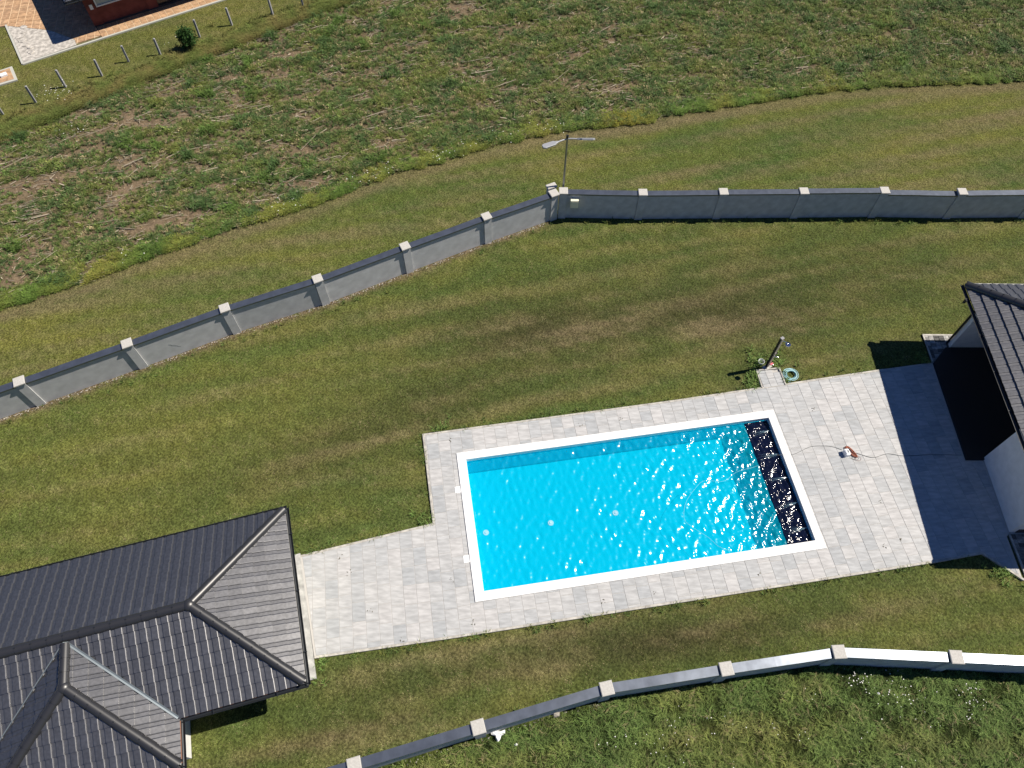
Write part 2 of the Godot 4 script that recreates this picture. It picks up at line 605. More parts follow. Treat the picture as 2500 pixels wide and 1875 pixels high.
func make_ground() -> void:
	var cell := 0.25
	var x0 := -36.0
	var z0 := -50.0
	var nx := 288
	var nz := 216
	var hgt := PackedFloat32Array()
	var col := PackedColorArray()
	hgt.resize((nx + 1) * (nz + 1))
	col.resize(hgt.size())
	for j in nz + 1:
		for i in nx + 1:
			var x := x0 + i * cell
			var z := z0 + j * cell
			var k := j * (nx + 1) + i
			var reg := region(x, z)
			var amp := 0.012
			if reg == 2: amp = 0.07
			elif reg == 4: amp = 0.04
			hgt[k] = n_fine.get_noise_2d(x * 0.6, z * 0.6) * amp
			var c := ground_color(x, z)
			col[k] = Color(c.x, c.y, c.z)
	var names := ["lawn", "mown_strip", "field", "neighbour_lawn", "meadow"]
	var labels := ["mown garden lawn with dry brown patches around the pool terrace", "mown yellowish grass strip between grey wall and weedy field", "weedy stubble field of brown soil at the top", "dry grass beside the red house behind the fence posts", "rough unmown grass in front of the nearest wall"]
	var grids: Array[Shape] = []
	for r in 5: grids.append(Shape.new())
	var inner := Geometry2D.offset_polygon(terrace, -0.4)
	for j in nz:
		for i in nx:
			var cx := x0 + (i + 0.5) * cell
			var cz := z0 + (j + 0.5) * cell
			if Geometry2D.is_point_in_polygon(Vector2(cx, cz), inner[0]): continue
			var s := grids[region(cx, cz)]
			var k := j * (nx + 1) + i
			var a := Vector3(x0 + i * cell, hgt[k], z0 + j * cell)
			var b := Vector3(a.x + cell, hgt[k + 1], a.z)
			var d := Vector3(a.x + cell, hgt[k + nx + 2], a.z + cell)
			var e := Vector3(a.x, hgt[k + nx + 1], a.z + cell)
			for t in [[a, e, d, k, k + nx + 1, k + nx + 2], [a, d, b, k, k + nx + 2, k + 1]]:
				s.v.append(t[0]); s.v.append(t[2]); s.v.append(t[1])
				var q: Vector3 = (t[1] - t[0]).cross(t[2] - t[0]).normalized()
				s.n.append(q); s.n.append(q); s.n.append(q)
				s.c.append(col[t[3]]); s.c.append(col[t[5]]); s.c.append(col[t[4]])
	for r in 5:
		structure(names[r], grids[r], M.field_soil if r == 2 else M.lawn_soil, labels[r], "ground" if r != 2 else "field")
	var far := Shape.new()
	far.tint = Color(0.09, 0.11, 0.035)
	for q in [[-260, -300, 260, -50], [-260, 4, 260, 220], [-260, -50, -36, 4], [36, -50, 260, 4]]:
		far.quad(Vector3(q[0], -0.03, q[3]), Vector3(q[2], -0.03, q[3]), Vector3(q[2], -0.03, q[1]), Vector3(q[0], -0.03, q[1]))
	structure("terrain", far, M.lawn_soil, "green farmland stretching on around the two gardens", "terrain")


# ---------------------------------------------------------------- terrace

func clip_to(poly: PackedVector2Array, keep: PackedVector2Array, cut: Array) -> Array:
	var out: Array = []
	for q in Geometry2D.intersect_polygons(poly, keep): out.append(q)
	for h in cut:
		var next: Array = []
		for q in out:
			for w in Geometry2D.clip_polygons(q, h):
				if not Geometry2D.is_polygon_clockwise(w): next.append(w)
		out = next
	return out


func area_of(p: PackedVector2Array) -> float:
	var s := 0.0
	for i in p.size(): s += p[i].cross(p[(i + 1) % p.size()])
	return absf(s) * 0.5


func shrink(p: PackedVector2Array, d: float) -> PackedVector2Array:
	var o := Geometry2D.offset_polygon(p, -d, Geometry2D.JOIN_MITER)
	return o[0] if o.size() else PackedVector2Array()


func edging(outline: PackedVector2Array, skip: Array, wide: float, y: float, parent: Node3D, called: String, material: Material) -> void:
	var count := outline.size()
	var inside := shrink(outline, wide)
	for i in count:
		if i in skip: continue
		var a := outline[i]
		var b := outline[(i + 1) % count]
		var d := (b - a).normalized()
		var nrm := Vector2(-d.y, d.x)
		if not Geometry2D.is_point_in_polygon((a + b) * 0.5 + nrm * 0.05, outline): nrm = -nrm
		var length := a.distance_to(b)
		var pieces := maxi(1, roundi(length / 1.0))
		for k in pieces:
			var p := a + d * (length * k / pieces + 0.004)
			var q := a + d * (length * (k + 1) / pieces - 0.004)
			var s := Shape.new()
			s.prism(PackedVector2Array([p, q, q + nrm * wide, p + nrm * wide]), -0.05, y + rng.randf_range(-0.002, 0.002), 0.006)
			shape_part(called, s, material, parent)
	if inside.is_empty(): push_error("edging")


func make_terrace() -> void:
	var root := Node3D.new()
	root.name = "pool_terrace"
	add_child(root)
	tag(root, "pale grey paved terrace surrounding the swimming pool", "terrace")
	root.set_meta("kind", "structure")
	var hole := rect_in(pool, -0.004, -0.004, 11.804, 5.354)
	var pit := rect_in(pool, 0.2, 0.2, 11.6, 5.15)
	# bed under the stones, with the pool left open
	var bed := Shape.new()
	var bands := [rect_in(pool, -12, -6, 30, 0.2), rect_in(pool, -12, 5.15, 30, 12), rect_in(pool, -12, 0.2, 0.2, 5.15), rect_in(pool, 11.6, 0.2, 30, 5.15)]
	var shell := shrink(terrace, 0.01)
	for b in bands:
		for q in Geometry2D.intersect_polygons(b, shell): bed.prism(q, -0.06, 0.072)
	shape_part("paving_bed", bed, M.joint_sand, root)
	edging(terrace, [2, 3, 4, 5, 6, 7, 13], 0.075, 0.082, root, "kerb_stone", M.kerb)
	var keep := shrink(terrace, 0.08)
	var stones: Array = []
	var r := RandomNumberGenerator.new()
	r.seed = 21
	var w := 0.415
	var u := -6.4
	while u < 20.0:
		var v := -2.0 - r.randf() * 0.5
		while v < 9.0:
			var l: float = [0.62, 0.62, 0.62, 0.41, 0.62, 0.41, 0.62][r.randi() % 7]
			var g := 0.005
			for q in clip_to(rect_in(pool, u + g, v + g, u + w - g, v + l - g), keep, [hole]):
				if area_of(q) > 0.006: stones.append(q)
			v += l
		u += w
	stones.sort_custom(func(a, b): return seen_score(a[0]) < seen_score(b[0]))
	var rest := [Shape.new(), Shape.new(), Shape.new(), Shape.new(), Shape.new(), Shape.new()]
	for k in stones.size():
		var tone := r.randi() % 6
		var y := 0.08 + r.randf_range(-0.0025, 0.0025)
		if k < 300:
			var s := Shape.new()
			s.prism(stones[k], 0.03, y, 0.004)
			shape_part("paver", s, M["paver_%d" % tone], root)
		else:
			rest[tone].prism(stones[k], 0.03, y, 0.004)
	var holder := Node3D.new()
	for i in 6:
		if rest[i].v.size():
			var o := shape_part("distant_pavers", rest[i], M["paver_%d" % i], root)
			o.set_meta("kind", "stuff")
	holder.free()
	print("pavers ", stones.size())
	# concrete apron along the pool house
	var ap := Shape.new()
	ap.prism(PackedVector2Array([lh(-0.75, 0.6), lh(-0.15, 0.6), lh(-0.15, 4.66), lh(-0.75, 4.66)]), -0.05, 0.095, 0.01)
	structure("concrete_apron", ap, M.slab, "smooth concrete strip along the pool house end wall", "apron")
	# small block paths beside the house on the right
	var blocks := [
		["house_path", PackedVector2Array([Vector2(16.2, -17.03), Vector2(17.5, -17.03), Vector2(17.5, -16.6), Vector2(17.1, -16.36), Vector2(16.3, -15.62), Vector2(16.2, -15.7)]), "small block path by the white wing wall"],
		["house_path", PackedVector2Array([Vector2(16.78, -8.86), Vector2(19.0, -8.86), Vector2(19.0, -5.3), Vector2(16.85, -7.02)]), "dark and light block path below the white house wall"]]
	for b in blocks:
		var node := Node3D.new()
		node.name = numbered(b[0])
		add_child(node)
		tag(node, b[2], "path")
		node.set_meta("kind", "structure")
		var s := Shape.new()
		s.prism(b[1], -0.05, 0.05)
		shape_part("paving_bed", s, M.joint_sand, node)
		edging(b[1], [1, 2, 3, 4] if b[2].begins_with("small") else [0, 1], 0.07, 0.072, node, "kerb_stone", M.kerb)
		var inside := shrink(b[1], 0.075)
		var x := 16.0
		while x < 19.2:
			var z := -17.2
			while z < -5.0:
				var l: float = [0.2, 0.2, 0.14][r.randi() % 3]
				var q := PackedVector2Array([Vector2(x + 0.005, z + 0.005), Vector2(x + 0.195, z + 0.005), Vector2(x + 0.195, z + l - 0.005), Vector2(x + 0.005, z + l - 0.005)])
				for w2 in Geometry2D.intersect_polygons(q, inside):
					if area_of(w2) < 0.004 or not in_frame(v3(w2[0])): continue
					var st := Shape.new()
					st.prism(w2, 0.02, 0.07 + r.randf_range(-0.003, 0.003), 0.006)
					shape_part("paving_block", st, M["cobble_%d" % (r.randi() % 5)], node)
				z += l
			x += 0.2


func seen_score(p: Vector2) -> float:
	var q := v3(p, 0.05)
	var d := q.distance_to(Vector3(0, CAM_H, 0))
	return d if in_frame(q) else d + 1000.0


# ---------------------------------------------------------------- pool

func wave(u: float, v: float) -> float:
	var near := clampf((u - 4.5) / 6.0, 0.0, 1.0)
	var h := 0.0
	var calm := 0.0135 + 0.0085 * near
	for w in WAVES:
		h += sin(w.x * u + w.y * v + w.z) * w.w
	h *= calm
	var chop := smoothstep(7.6, 9.8, u)
	if near > 0.0:
		h += n_fine.get_noise_2d(u * 1.5, v * 1.5) * 0.013 * near * near
	if chop > 0.0:
		h += n_fine.get_noise_2d(u * 2.6 + 60.0, v * 2.9) * 0.012 * chop
	return h


var WAVES: Array[Vector4] = []


func make_pool() -> void:
	var root := thing("swimming_pool", "long rectangular swimming pool of bright turquoise water with white rim", "swimming pool", v3(pool(5.9, 2.67)))
	root.position = Vector3.ZERO
	var iu0 := 0.32
	var iu1 := 11.52
	var iv0 := 0.30
	var iv1 := 5.04
	# rim: four slabs, butted
	for q in [[0.0, 0.0, 11.8, iv0], [0.0, iv1, 11.8, 5.35], [0.0, iv0 + 0.002, iu0, iv1 - 0.002], [iu1, iv0 + 0.002, 11.8, iv1 - 0.002]]:
		var s := Shape.new()
		s.prism(rect_in(pool, q[0], q[1], q[2], q[3]), -0.06, 0.115, 0.012)
		shape_part("coping", s, M.coping, root)
	var depth := -1.02
	var fl := Shape.new()
	fl.prism(rect_in(pool, iu0 - 0.1, iv0 - 0.1, iu1 + 0.1, iv1 + 0.1), depth - 0.15, depth)
	shape_part("basin_floor", fl, M.liner, root)
	for q in [[iu0 - 0.12, iv0 - 0.12, iu1 + 0.12, iv0 + 0.015], [iu0 - 0.12, iv1 - 0.015, iu1 + 0.12, iv1 + 0.12], [iu0 - 0.12, iv0 + 0.016, iu0 + 0.015, iv1 - 0.016], [iu1 - 0.015, iv0 + 0.016, iu1 + 0.12, iv1 - 0.016]]:
		var s := Shape.new()
		s.prism(rect_in(pool, q[0], q[1], q[2], q[3]), depth - 0.1, -0.061)
		shape_part("basin_wall", s, M.liner_wall, root)
	# white floor fittings
	for p in [Vector2(-0.89, -9.13), Vector2(1.4, -9.5), Vector2(3.72, -9.89)]:
		var disc := Shape.new()
		var rim := PackedVector2Array()
		for k in 20: rim.append(p + Vector2(cos(TAU * k / 20), sin(TAU * k / 20)) * 0.105)
		disc.prism(rim, depth, depth + 0.025, 0.012)
		var o := shape_part("floor_inlet", disc, M.fitting, root)
		var knob := Shape.new()
		rim = PackedVector2Array()
		for k in 14: rim.append(p + Vector2(cos(TAU * k / 14), sin(TAU * k / 14)) * 0.045)
		knob.prism(rim, depth + 0.026, depth + 0.05, 0.01)
		shape_part("inlet_cap", knob, M.white_plastic, o)
	# skimmer lids beside the rim
	for q in [[-0.21, 1.28, -0.006, 1.52], [-0.21, 3.77, -0.006, 4.02]]:
		var s := Shape.new()
		s.prism(rect_in(pool, q[0], q[1], q[2], q[3]), 0.05, 0.09, 0.006)
		shape_part("skimmer_lid", s, M.coping, root)
	# nozzles in the end wall
	for v in [0.75, 1.7, 2.63, 3.6, 4.52]:
		var c := v3(pool(iu1 - 0.01, v), -0.17)
		var s := Shape.new()
		s.tube([c, c - v3(pUv() * 0.05)], 0.045, 10)
		shape_part("jet_nozzle", s, M.fitting, root)
	# water surface as real ripples
	var r := RandomNumberGenerator.new()
	r.seed = 5
	for k in 30:
		var lam := r.randf_range(0.13, 0.42)
		var ang := PI + r.randf_range(-0.9, 0.9) + (r.randf_range(-1.6, 1.6) if k % 4 == 0 else 0.0)
		var kk := TAU / lam
		WAVES.append(Vector4(cos(ang) * kk, sin(ang) * kk, r.randf() * TAU, r.randf_range(0.5, 1.0) * lam * 0.55))
	var step := 0.022
	var nu := int((iu1 - iu0 - 0.03) / step + 0.5)
	var nv := int((iv1 - iv0 - 0.03) / step + 0.5)
	var level := -0.115
	var hs := PackedFloat32Array()
	hs.resize((nu + 1) * (nv + 1))
	for j in nv + 1:
		for i in nu + 1:
			hs[j * (nu + 1) + i] = wave(iu0 + 0.015 + i * step, iv0 + 0.015 + j * step)
	var verts := PackedVector3Array()
	var norms := PackedVector3Array()
	var idx := PackedInt32Array()
	for j in nv + 1:
		for i in nu + 1:
			var k := j * (nu + 1) + i
			verts.append(v3(pool(iu0 + 0.015 + i * step, iv0 + 0.015 + j * step), level + hs[k]))
			var du := (hs[j * (nu + 1) + mini(i + 1, nu)] - hs[j * (nu + 1) + maxi(i - 1, 0)]) / (2.0 * step)
			var dv := (hs[mini(j + 1, nv) * (nu + 1) + i] - hs[maxi(j - 1, 0) * (nu + 1) + i]) / (2.0 * step)
			var g := pU * du + pV * dv
			norms.append(Vector3(-g.x, 1.0, -g.y).normalized())
	for j in nv:
		for i in nu:
			var k := j * (nu + 1) + i
			for t in [k, k + 1, k + nu + 2, k, k + nu + 2, k + nu + 1]: idx.append(t)
	var a := []
	a.resize(Mesh.ARRAY_MAX)
	a[Mesh.ARRAY_VERTEX] = verts
	a[Mesh.ARRAY_NORMAL] = norms
	a[Mesh.ARRAY_INDEX] = idx
	var me := ArrayMesh.new()
	me.add_surface_from_arrays(Mesh.PRIMITIVE_TRIANGLES, a)
	part("water", me, M.water, root)
	# dark cover box along the end wall, a sheet of water running over its lid
	var bench := Shape.new()
	var bu0 := 10.66
	var bu1 := iu1 - 0.016
	var cu := 42
	var cv := 190
	var tops := []
	var bn := []
	for j in cv + 1:
		for i in cu + 1:
			var u := lerpf(bu0, bu1, float(i) / cu)
			var v := lerpf(iv0 + 0.017, iv1 - 0.017, float(j) / cv)
			var e := 0.012
			tops.append(v3(pool(u, v), -0.082 + wave(u, v) * 1.1))
			var g := (pU * (wave(u + e, v) - wave(u - e, v)) + pV * (wave(u, v + e) - wave(u, v - e))) * 1.1 / (2.0 * e)
			bn.append(Vector3(-g.x, 1.0, -g.y).normalized())
	for j in cv:
		for i in cu:
			var k := j * (cu + 1) + i
			var l := k + cu + 1
			bench.smooth_quad(tops[k], tops[l], tops[l + 1], tops[k + 1], bn[k], bn[l], bn[l + 1], bn[k + 1])
		var k0 := j * (cu + 1)
		var k1 := k0 + cu + 1
		bench.quad(Vector3(tops[k0].x, depth + 0.001, tops[k0].z), Vector3(tops[k1].x, depth + 0.001, tops[k1].z), tops[k1], tops[k0])
	shape_part("cover_box", bench, M.bench, root)
	# water jets: strands of clear water spreading from each nozzle over the lid
	for jv in [0.75, 1.7, 2.63, 3.6, 4.52]:
		var jet := Shape.new()
		for q in 26:
			var spread := r.randfn() * 0.13
			var reach := r.randf_range(0.22, 0.5) if q % 3 else r.randf_range(0.5, 0.95)
			var pts := []
			var wob := r.randf() * TAU
			for i in 9:
				var d := reach * i / 8.0
				var u := iu1 - 0.05 - d
				var v: float = jv + d * 0.07 + spread * d + 0.018 * sin(d * 16.0 + wob) * d * 2.0 + r.randfn() * 0.006
				v = clampf(v, iv0 + 0.05, iv1 - 0.05)
				var base := -0.082 + wave(u, v) * 1.1 if u > bu0 else level + wave(u, v)
				pts.append(v3(pool(u, v), base + 0.006 + 0.02 * (1.0 - i / 8.0)))
			jet.tube(pts, r.randf_range(0.008, 0.017), 5, false, 0.25)
		shape_part("water_jet", jet, M.jet_water, root)


func pUv() -> Vector2: return pU


# ---------------------------------------------------------------- garden walls

func slab_between(a: Vector2, b: Vector2, wide: float, y0: float, y1: float, bevel := 0.0, shift := 0.0) -> Shape:
	var d := (b - a).normalized()
	var nrm := Vector2(-d.y, d.x)
	var s := Shape.new()
	s.prism(PackedVector2Array([a + nrm * (shift - wide / 2), b + nrm * (shift - wide / 2), b + nrm * (shift + wide / 2), a + nrm * (shift + wide / 2)]), y0, y1, bevel)
	return s


func garden_wall(posts: Array, label: String, tops: Array, cap_y: float) -> Node3D:
	var mid: Vector2 = posts[posts.size() / 2]
	var root := thing("garden_wall", label, "wall", v3(mid))
	root.position = Vector3.ZERO
	for i in posts.size() - 1:
		var a: Vector2 = posts[i]
		var b: Vector2 = posts[i + 1]
		var d := (b - a).normalized()
		var top: float = tops[i]
		shape_part("panel", slab_between(a + d * 0.165, b - d * 0.165, 0.18, -0.1, top), M.render_grey, root)
		# sheet-metal coping with a slight fall to the front and folded lips
		var nrm := Vector2(-d.y, d.x)
		var s := Shape.new()
		var p := a + d * 0.172
		var q := b - d * 0.172
		var hw := 0.135
		var parts := 7
		for k in parts:
			var t0 := float(k) / parts
			var t1 := float(k + 1) / parts
			var w0 := sin(t0 * 9.0 + i) * 0.0035
			var w1 := sin(t1 * 9.0 + i) * 0.0035
			var p0 := p.lerp(q, t0)
			var p1 := p.lerp(q, t1)
			var f0 := v3(p0 + nrm * hw, top + 0.035 + w0)
			var f1 := v3(p1 + nrm * hw, top + 0.035 + w1)
			var b0 := v3(p0 - nrm * hw, top + 0.05 + w0)
			var b1 := v3(p1 - nrm * hw, top + 0.05 + w1)
			var lo0 := v3(p0 + nrm * hw, top - 0.03)
			var lo1 := v3(p1 + nrm * hw, top - 0.03)
			var bo0 := v3(p0 - nrm * hw, top - 0.03)
			var bo1 := v3(p1 - nrm * hw, top - 0.03)
			s.quad(f0, f1, b1, b0)
			s.quad(lo0, lo1, f1, f0)
			s.quad(bo1, bo0, b0, b1)
		shape_part("coping", s, M.coping_metal, root)
	for i in posts.size():
		var a: Vector2 = posts[i]
		var d: Vector2 = (posts[mini(i + 1, posts.size() - 1)] - posts[maxi(i - 1, 0)]).normalized()
		var post := shape_part("post", slab_between(a - d * 0.16, a + d * 0.16, 0.30, -0.1, cap_y - 0.062), M.render_grey, root)
		shape_part("post_cap", slab_between(a - d * 0.19, a + d * 0.19, 0.39, cap_y - 0.06, cap_y, 0.018), M.cap_stone, post)
	return root


func make_walls() -> void:
	var a := garden_wall(far_left, "grey rendered garden wall climbing diagonally from the left edge to the lamp", [1.38, 1.38, 1.38, 1.38, 1.38, 1.38, 1.38, 1.38], 1.52)
	# split plaster on one panel
	var s := Shape.new()
	var p0 := Vector2(-13.1, -15.95) + Vector2(0.443, 0.897) * 0.09
	var pts := []
	for k in 7:
		var q := p0 + Vector2(0.897, -0.443) * (0.35 * k / 6.0 + sin(k * 2.1) * 0.03)
		pts.append(v3(q + Vector2(0.443, 0.897) * 0.002, 0.72 - 0.34 * k / 6.0))
	s.tube(pts, 0.009, 4, false, 0.4)
	shape_part("crack", s, M.crack, a)
	# second slab of the split corner cap
	var c := Vector2(1.63, -23.62)
	var d := Vector2(0.897, -0.443)
	var e := shape_part("corner_pier", slab_between(c - d * 0.16, c + d * 0.16, 0.26, -0.1, 1.45), M.render_grey, a)
	shape_part("post_cap", slab_between(c - d * 0.22, c + d * 0.22, 0.28, 1.452, 1.52, 0.018), M.cap_stone, e)
	garden_wall(far_right, "grey rendered garden wall running level from the lamp to the right edge", [1.40, 1.40, 1.42, 1.45, 1.34, 1.36, 1.36], 1.52)
	garden_wall(near_posts, "grey garden wall with shiny metal coping beside the rough grass", [1.28, 1.28, 1.28, 1.28, 1.28, 1.28, 1.28, 1.28], 1.40)
	# meter box on the wall below the lamp
	var box := thing("meter_box", "small cream meter box fixed to the grey wall near the lamp", "box", Vector3(2.62, 0.78, -23.135))
	var bs := Shape.new()
	bs.prism(PackedVector2Array([Vector2(-0.17, -0.1), Vector2(0.17, -0.1), Vector2(0.17, 0.1), Vector2(-0.17, 0.1)]), 0.0, 0.42, 0.012)
	shape_part("case", bs, M.cream, box)
	bs = Shape.new()
	bs.box(Vector3(-0.14, 0.04, 0.1), Vector3(0.14, 0.38, 0.112))
	shape_part("door", bs, M.cream, box)


# ---------------------------------------------------------------- roofs

const TW := 0.30
const TC := 0.36
const PX := [0.0, 0.012, 0.032, 0.185, 0.203, 0.214, 0.30]
const PY := [0.0, 0.020, 0.028, 0.028, 0.022, 0.004, 0.0]


func tile_strips(s: Shape, x0: float, l0: float, clip: PackedVector2Array) -> void:
	for k in 6:
		var xa: float = x0 + PX[k]
		var xb: float = x0 + PX[k + 1]
		var cells := [PackedVector2Array([Vector2(xa, l0), Vector2(xb, l0), Vector2(xb, l0 + TC), Vector2(xa, l0 + TC)])]
		if clip.size(): cells = Geometry2D.intersect_polygons(cells[0], clip)
		for cell in cells:
			var pts: Array[Vector3] = []
			for q in cell:
				var t: float = clampf((q.x - xa) / (xb - xa), 0.0, 1.0)
				pts.append(Vector3(q.x, lerpf(PY[k], PY[k + 1], t) + 0.008 + 0.042 * (1.0 - (q.y - l0) / TC), -q.y))
			var idx := Geometry2D.triangulate_polygon(cell)
			for i in range(0, idx.size(), 3):
				var a := pts[idx[i]]
				var b := pts[idx[i + 1]]
				var d := pts[idx[i + 2]]
				if (b - a).cross(d - a).y < 0.0: s.tri(a, d, b)
				else: s.tri(a, b, d)
			for i in cell.size():
				var j: int = (i + 1) % cell.size()
				if absf(cell[i].y - l0) < 1e-4 and absf(cell[j].y - l0) < 1e-4:
					var a := pts[i]
					var b := pts[j]
					if a.x > b.x:
						var w := a
						a = b
						b = w
					s.quad(Vector3(a.x, -0.004, a.z), Vector3(b.x, -0.004, b.z), b, a)


func roof_slope(org: Vector3, e: Vector2, tanp: float, poly: PackedVector2Array, out: Array) -> void:
	# org: the eave's left end seen looking up the slope; e: to the right along the eave; poly: (along, horizontal distance up)
	var cosp := 1.0 / sqrt(1.0 + tanp * tanp)
	var right := v3(e)
	var fwd := UPV.cross(right)
	var up_dir := (fwd + UPV * tanp).normalized()
	var nrm := right.cross(up_dir).normalized()
	if nrm.y < 0.0: nrm = -nrm
	var t := Transform3D(Basis(right, nrm, -up_dir), org)
	var flat := PackedVector2Array()
	var lo := Vector2(1e9, 1e9)
	var hi := -lo
	for q in poly:
		var w := Vector2(q.x, q.y / cosp)
		flat.append(w)
		lo = lo.min(w)
		hi = hi.max(w)
	var full := Shape.new()
	tile_strips(full, 0.0, 0.0, PackedVector2Array())
	if not M.has("tile_mesh"): M["tile_mesh"] = full.mesh()
	var i0 := floori(lo.x / TW)
	var rows := ceili(hi.y / TC)
	for r in rows:
		for i in range(i0, ceili(hi.x / TW)):
			var x := i * TW
			var l := r * TC
			var rect := PackedVector2Array([Vector2(x, l), Vector2(x + TW, l), Vector2(x + TW, l + TC), Vector2(x, l + TC)])
			var got := Geometry2D.intersect_polygons(rect, flat)
			if got.is_empty(): continue
			var area := 0.0
			for g in got: area += area_of(g)
			if area < 0.002: continue
			var centre := t * Vector3(x + TW / 2, 0.02, -(l + TC / 2))
			out.append({"t": t * Transform3D(Basis.IDENTITY, Vector3(x, 0, -l)), "full": area > TW * TC * 0.999, "x": x, "l": l, "poly": flat, "frame": t, "c": centre})
	# boarding below the tiles
	var s := Shape.new()
	var idx := Geometry2D.triangulate_polygon(flat)
	for k in range(0, idx.size(), 3):
		var a := flat[idx[k]]
		var b := flat[idx[k + 1]]
		var d := flat[idx[k + 2]]
		if (b - a).cross(d - a) < 0.0:
			var w := b
			b = d
			d = w
		s.tri(t * Vector3(a.x, -0.006, -a.y), t * Vector3(b.x, -0.006, -b.y), t * Vector3(d.x, -0.006, -d.y))
	out.append({"deck": s})


func lay_tiles(list: Array, roof: Node3D, most: int) -> void:
	var tiles: Array = []
	for d in list:
		if d.has("deck"): shape_part("boarding", d.deck, M.deck, roof)
		else: tiles.append(d)
	var eye := Vector3(0, CAM_H, 0)
	tiles.sort_custom(func(a, b): return a.c.distance_to(eye) + (0.0 if in_frame(a.c, 0.99) else 1000.0) < b.c.distance_to(eye) + (0.0 if in_frame(b.c, 0.99) else 1000.0))
	var rest := Shape.new()
	var r := RandomNumberGenerator.new()
	r.seed = 77
	for k in tiles.size():
		var d: Dictionary = tiles[k]
		var one := k < most and in_frame(d.c, 1.0)
		var wob := Basis(Vector3(1, 0, 0), r.randf_range(-0.006, 0.006)) * Basis(Vector3(0, 0, 1), r.randf_range(-0.008, 0.008))
		if d.full and one:
			part("roof_tile", M.tile_mesh, M["tile_%d" % (r.randi() % 3)], roof, d.t * Transform3D(wob, Vector3.ZERO))
			continue
		var s := Shape.new()
		tile_strips(s, d.x, d.l, PackedVector2Array() if d.full else d.poly)
		if one:
			part("roof_tile", s.mesh(), M["tile_%d" % (r.randi() % 3)], roof, d.frame)
		else:
			var f: Transform3D = d.frame
			for i in s.v.size():
				rest.v.append(f * s.v[i])
				rest.n.append(f.basis * s.n[i])
				rest.c.append(Color.WHITE)
	if rest.v.size():
		var o := shape_part("distant_tiles", rest, M.tile_0, roof)
		o.set_meta("kind", "stuff")
	print("tiles ", tiles.size())


func ridge(a: Vector3, b: Vector3, roof: Node3D, radius := 0.138) -> void:
	# half-round cap tiles from a (low end) to b, each with a clip where it laps the next
	var length := a.distance_to(b)
	var count := maxi(1, roundi(length / 0.40))
	var t := (b - a).normalized()
	var side := t.cross(UPV).normalized()
	var up := side.cross(t).normalized()
	for k in count:
		var p := a.lerp(b, float(k) / count)
		var q := a.lerp(b, float(k + 1) / count) + t * 0.03
		var s := Shape.new()
		var seg := 10
		var r0 := radius * 1.03
		var r1 := radius * 0.93
		for i in seg:
			var t0 := lerpf(-0.35, PI + 0.35, float(i) / seg)
			var t1 := lerpf(-0.35, PI + 0.35, float(i + 1) / seg)
			var d0 := side * cos(t0) + up * sin(t0)
			var d1 := side * cos(t1) + up * sin(t1)
			s.smooth_quad(p + d0 * r0, q + d0 * r1, q + d1 * r1, p + d1 * r0, d0, d0, d1, d1)
			s.tri(p, p + d0 * r0, p + d1 * r0)
		var o := shape_part("ridge_tile", s, M.tile_ridge, roof)
		var c := Shape.new()
		var x := Transform3D(Basis(side, up, -t), p + up * r0)
		c.box(Vector3(-0.012, -0.004, -0.035), Vector3(0.012, 0.012, 0.01), x)
		shape_part("clip", c, M.gutter_dark, o)


func dome(at: Vector3, radius: float, roof: Node3D) -> void:
	var m := SphereMesh.new()
	m.radius = radius
	m.height = radius * 1.7
	m.radial_segments = 20
	m.rings = 10
	part("hip_cap", m, M.tile_ridge, roof, Transform3D(Basis.IDENTITY, at))


func gutter(a: Vector3, b: Vector3, parent: Node3D, material: Material) -> void:
	var t := (b - a).normalized()
	var side := t.cross(UPV).normalized()
	var s := Shape.new()
	var seg := 6
	for i in seg:
		var t0 := PI + PI * i / seg
		var t1 := PI + PI * (i + 1) / seg
		var d0 := side * cos(t0) + UPV * sin(t0)
		var d1 := side * cos(t1) + UPV * sin(t1)
		s.smooth_quad(a + d0 * 0.06, b + d0 * 0.06, b + d1 * 0.06, a + d1 * 0.06, d0, d0, d1, d1)
		s.smooth_quad(a + d1 * 0.052, b + d1 * 0.052, b + d0 * 0.052, a + d0 * 0.052, -d1, -d1, -d0, -d0)
	for w in [-1.0, 1.0]:
		s.quad(a + side * 0.052 * w, b + side * 0.052 * w, b + side * 0.066 * w, a + side * 0.066 * w)
	var o := shape_part("gutter", s, material, parent)
	var n := int(a.distance_to(b) / 1.4)
	for k in n:
		var p := a.lerp(b, (k + 0.5) / n)
		var c := Shape.new()
		c.box(Vector3(-0.075, -0.005, -0.015), Vector3(0.075, 0.015, 0.015), Transform3D(Basis(side, UPV, t), p))
		shape_part("bracket", c, M.gutter_dark, o)


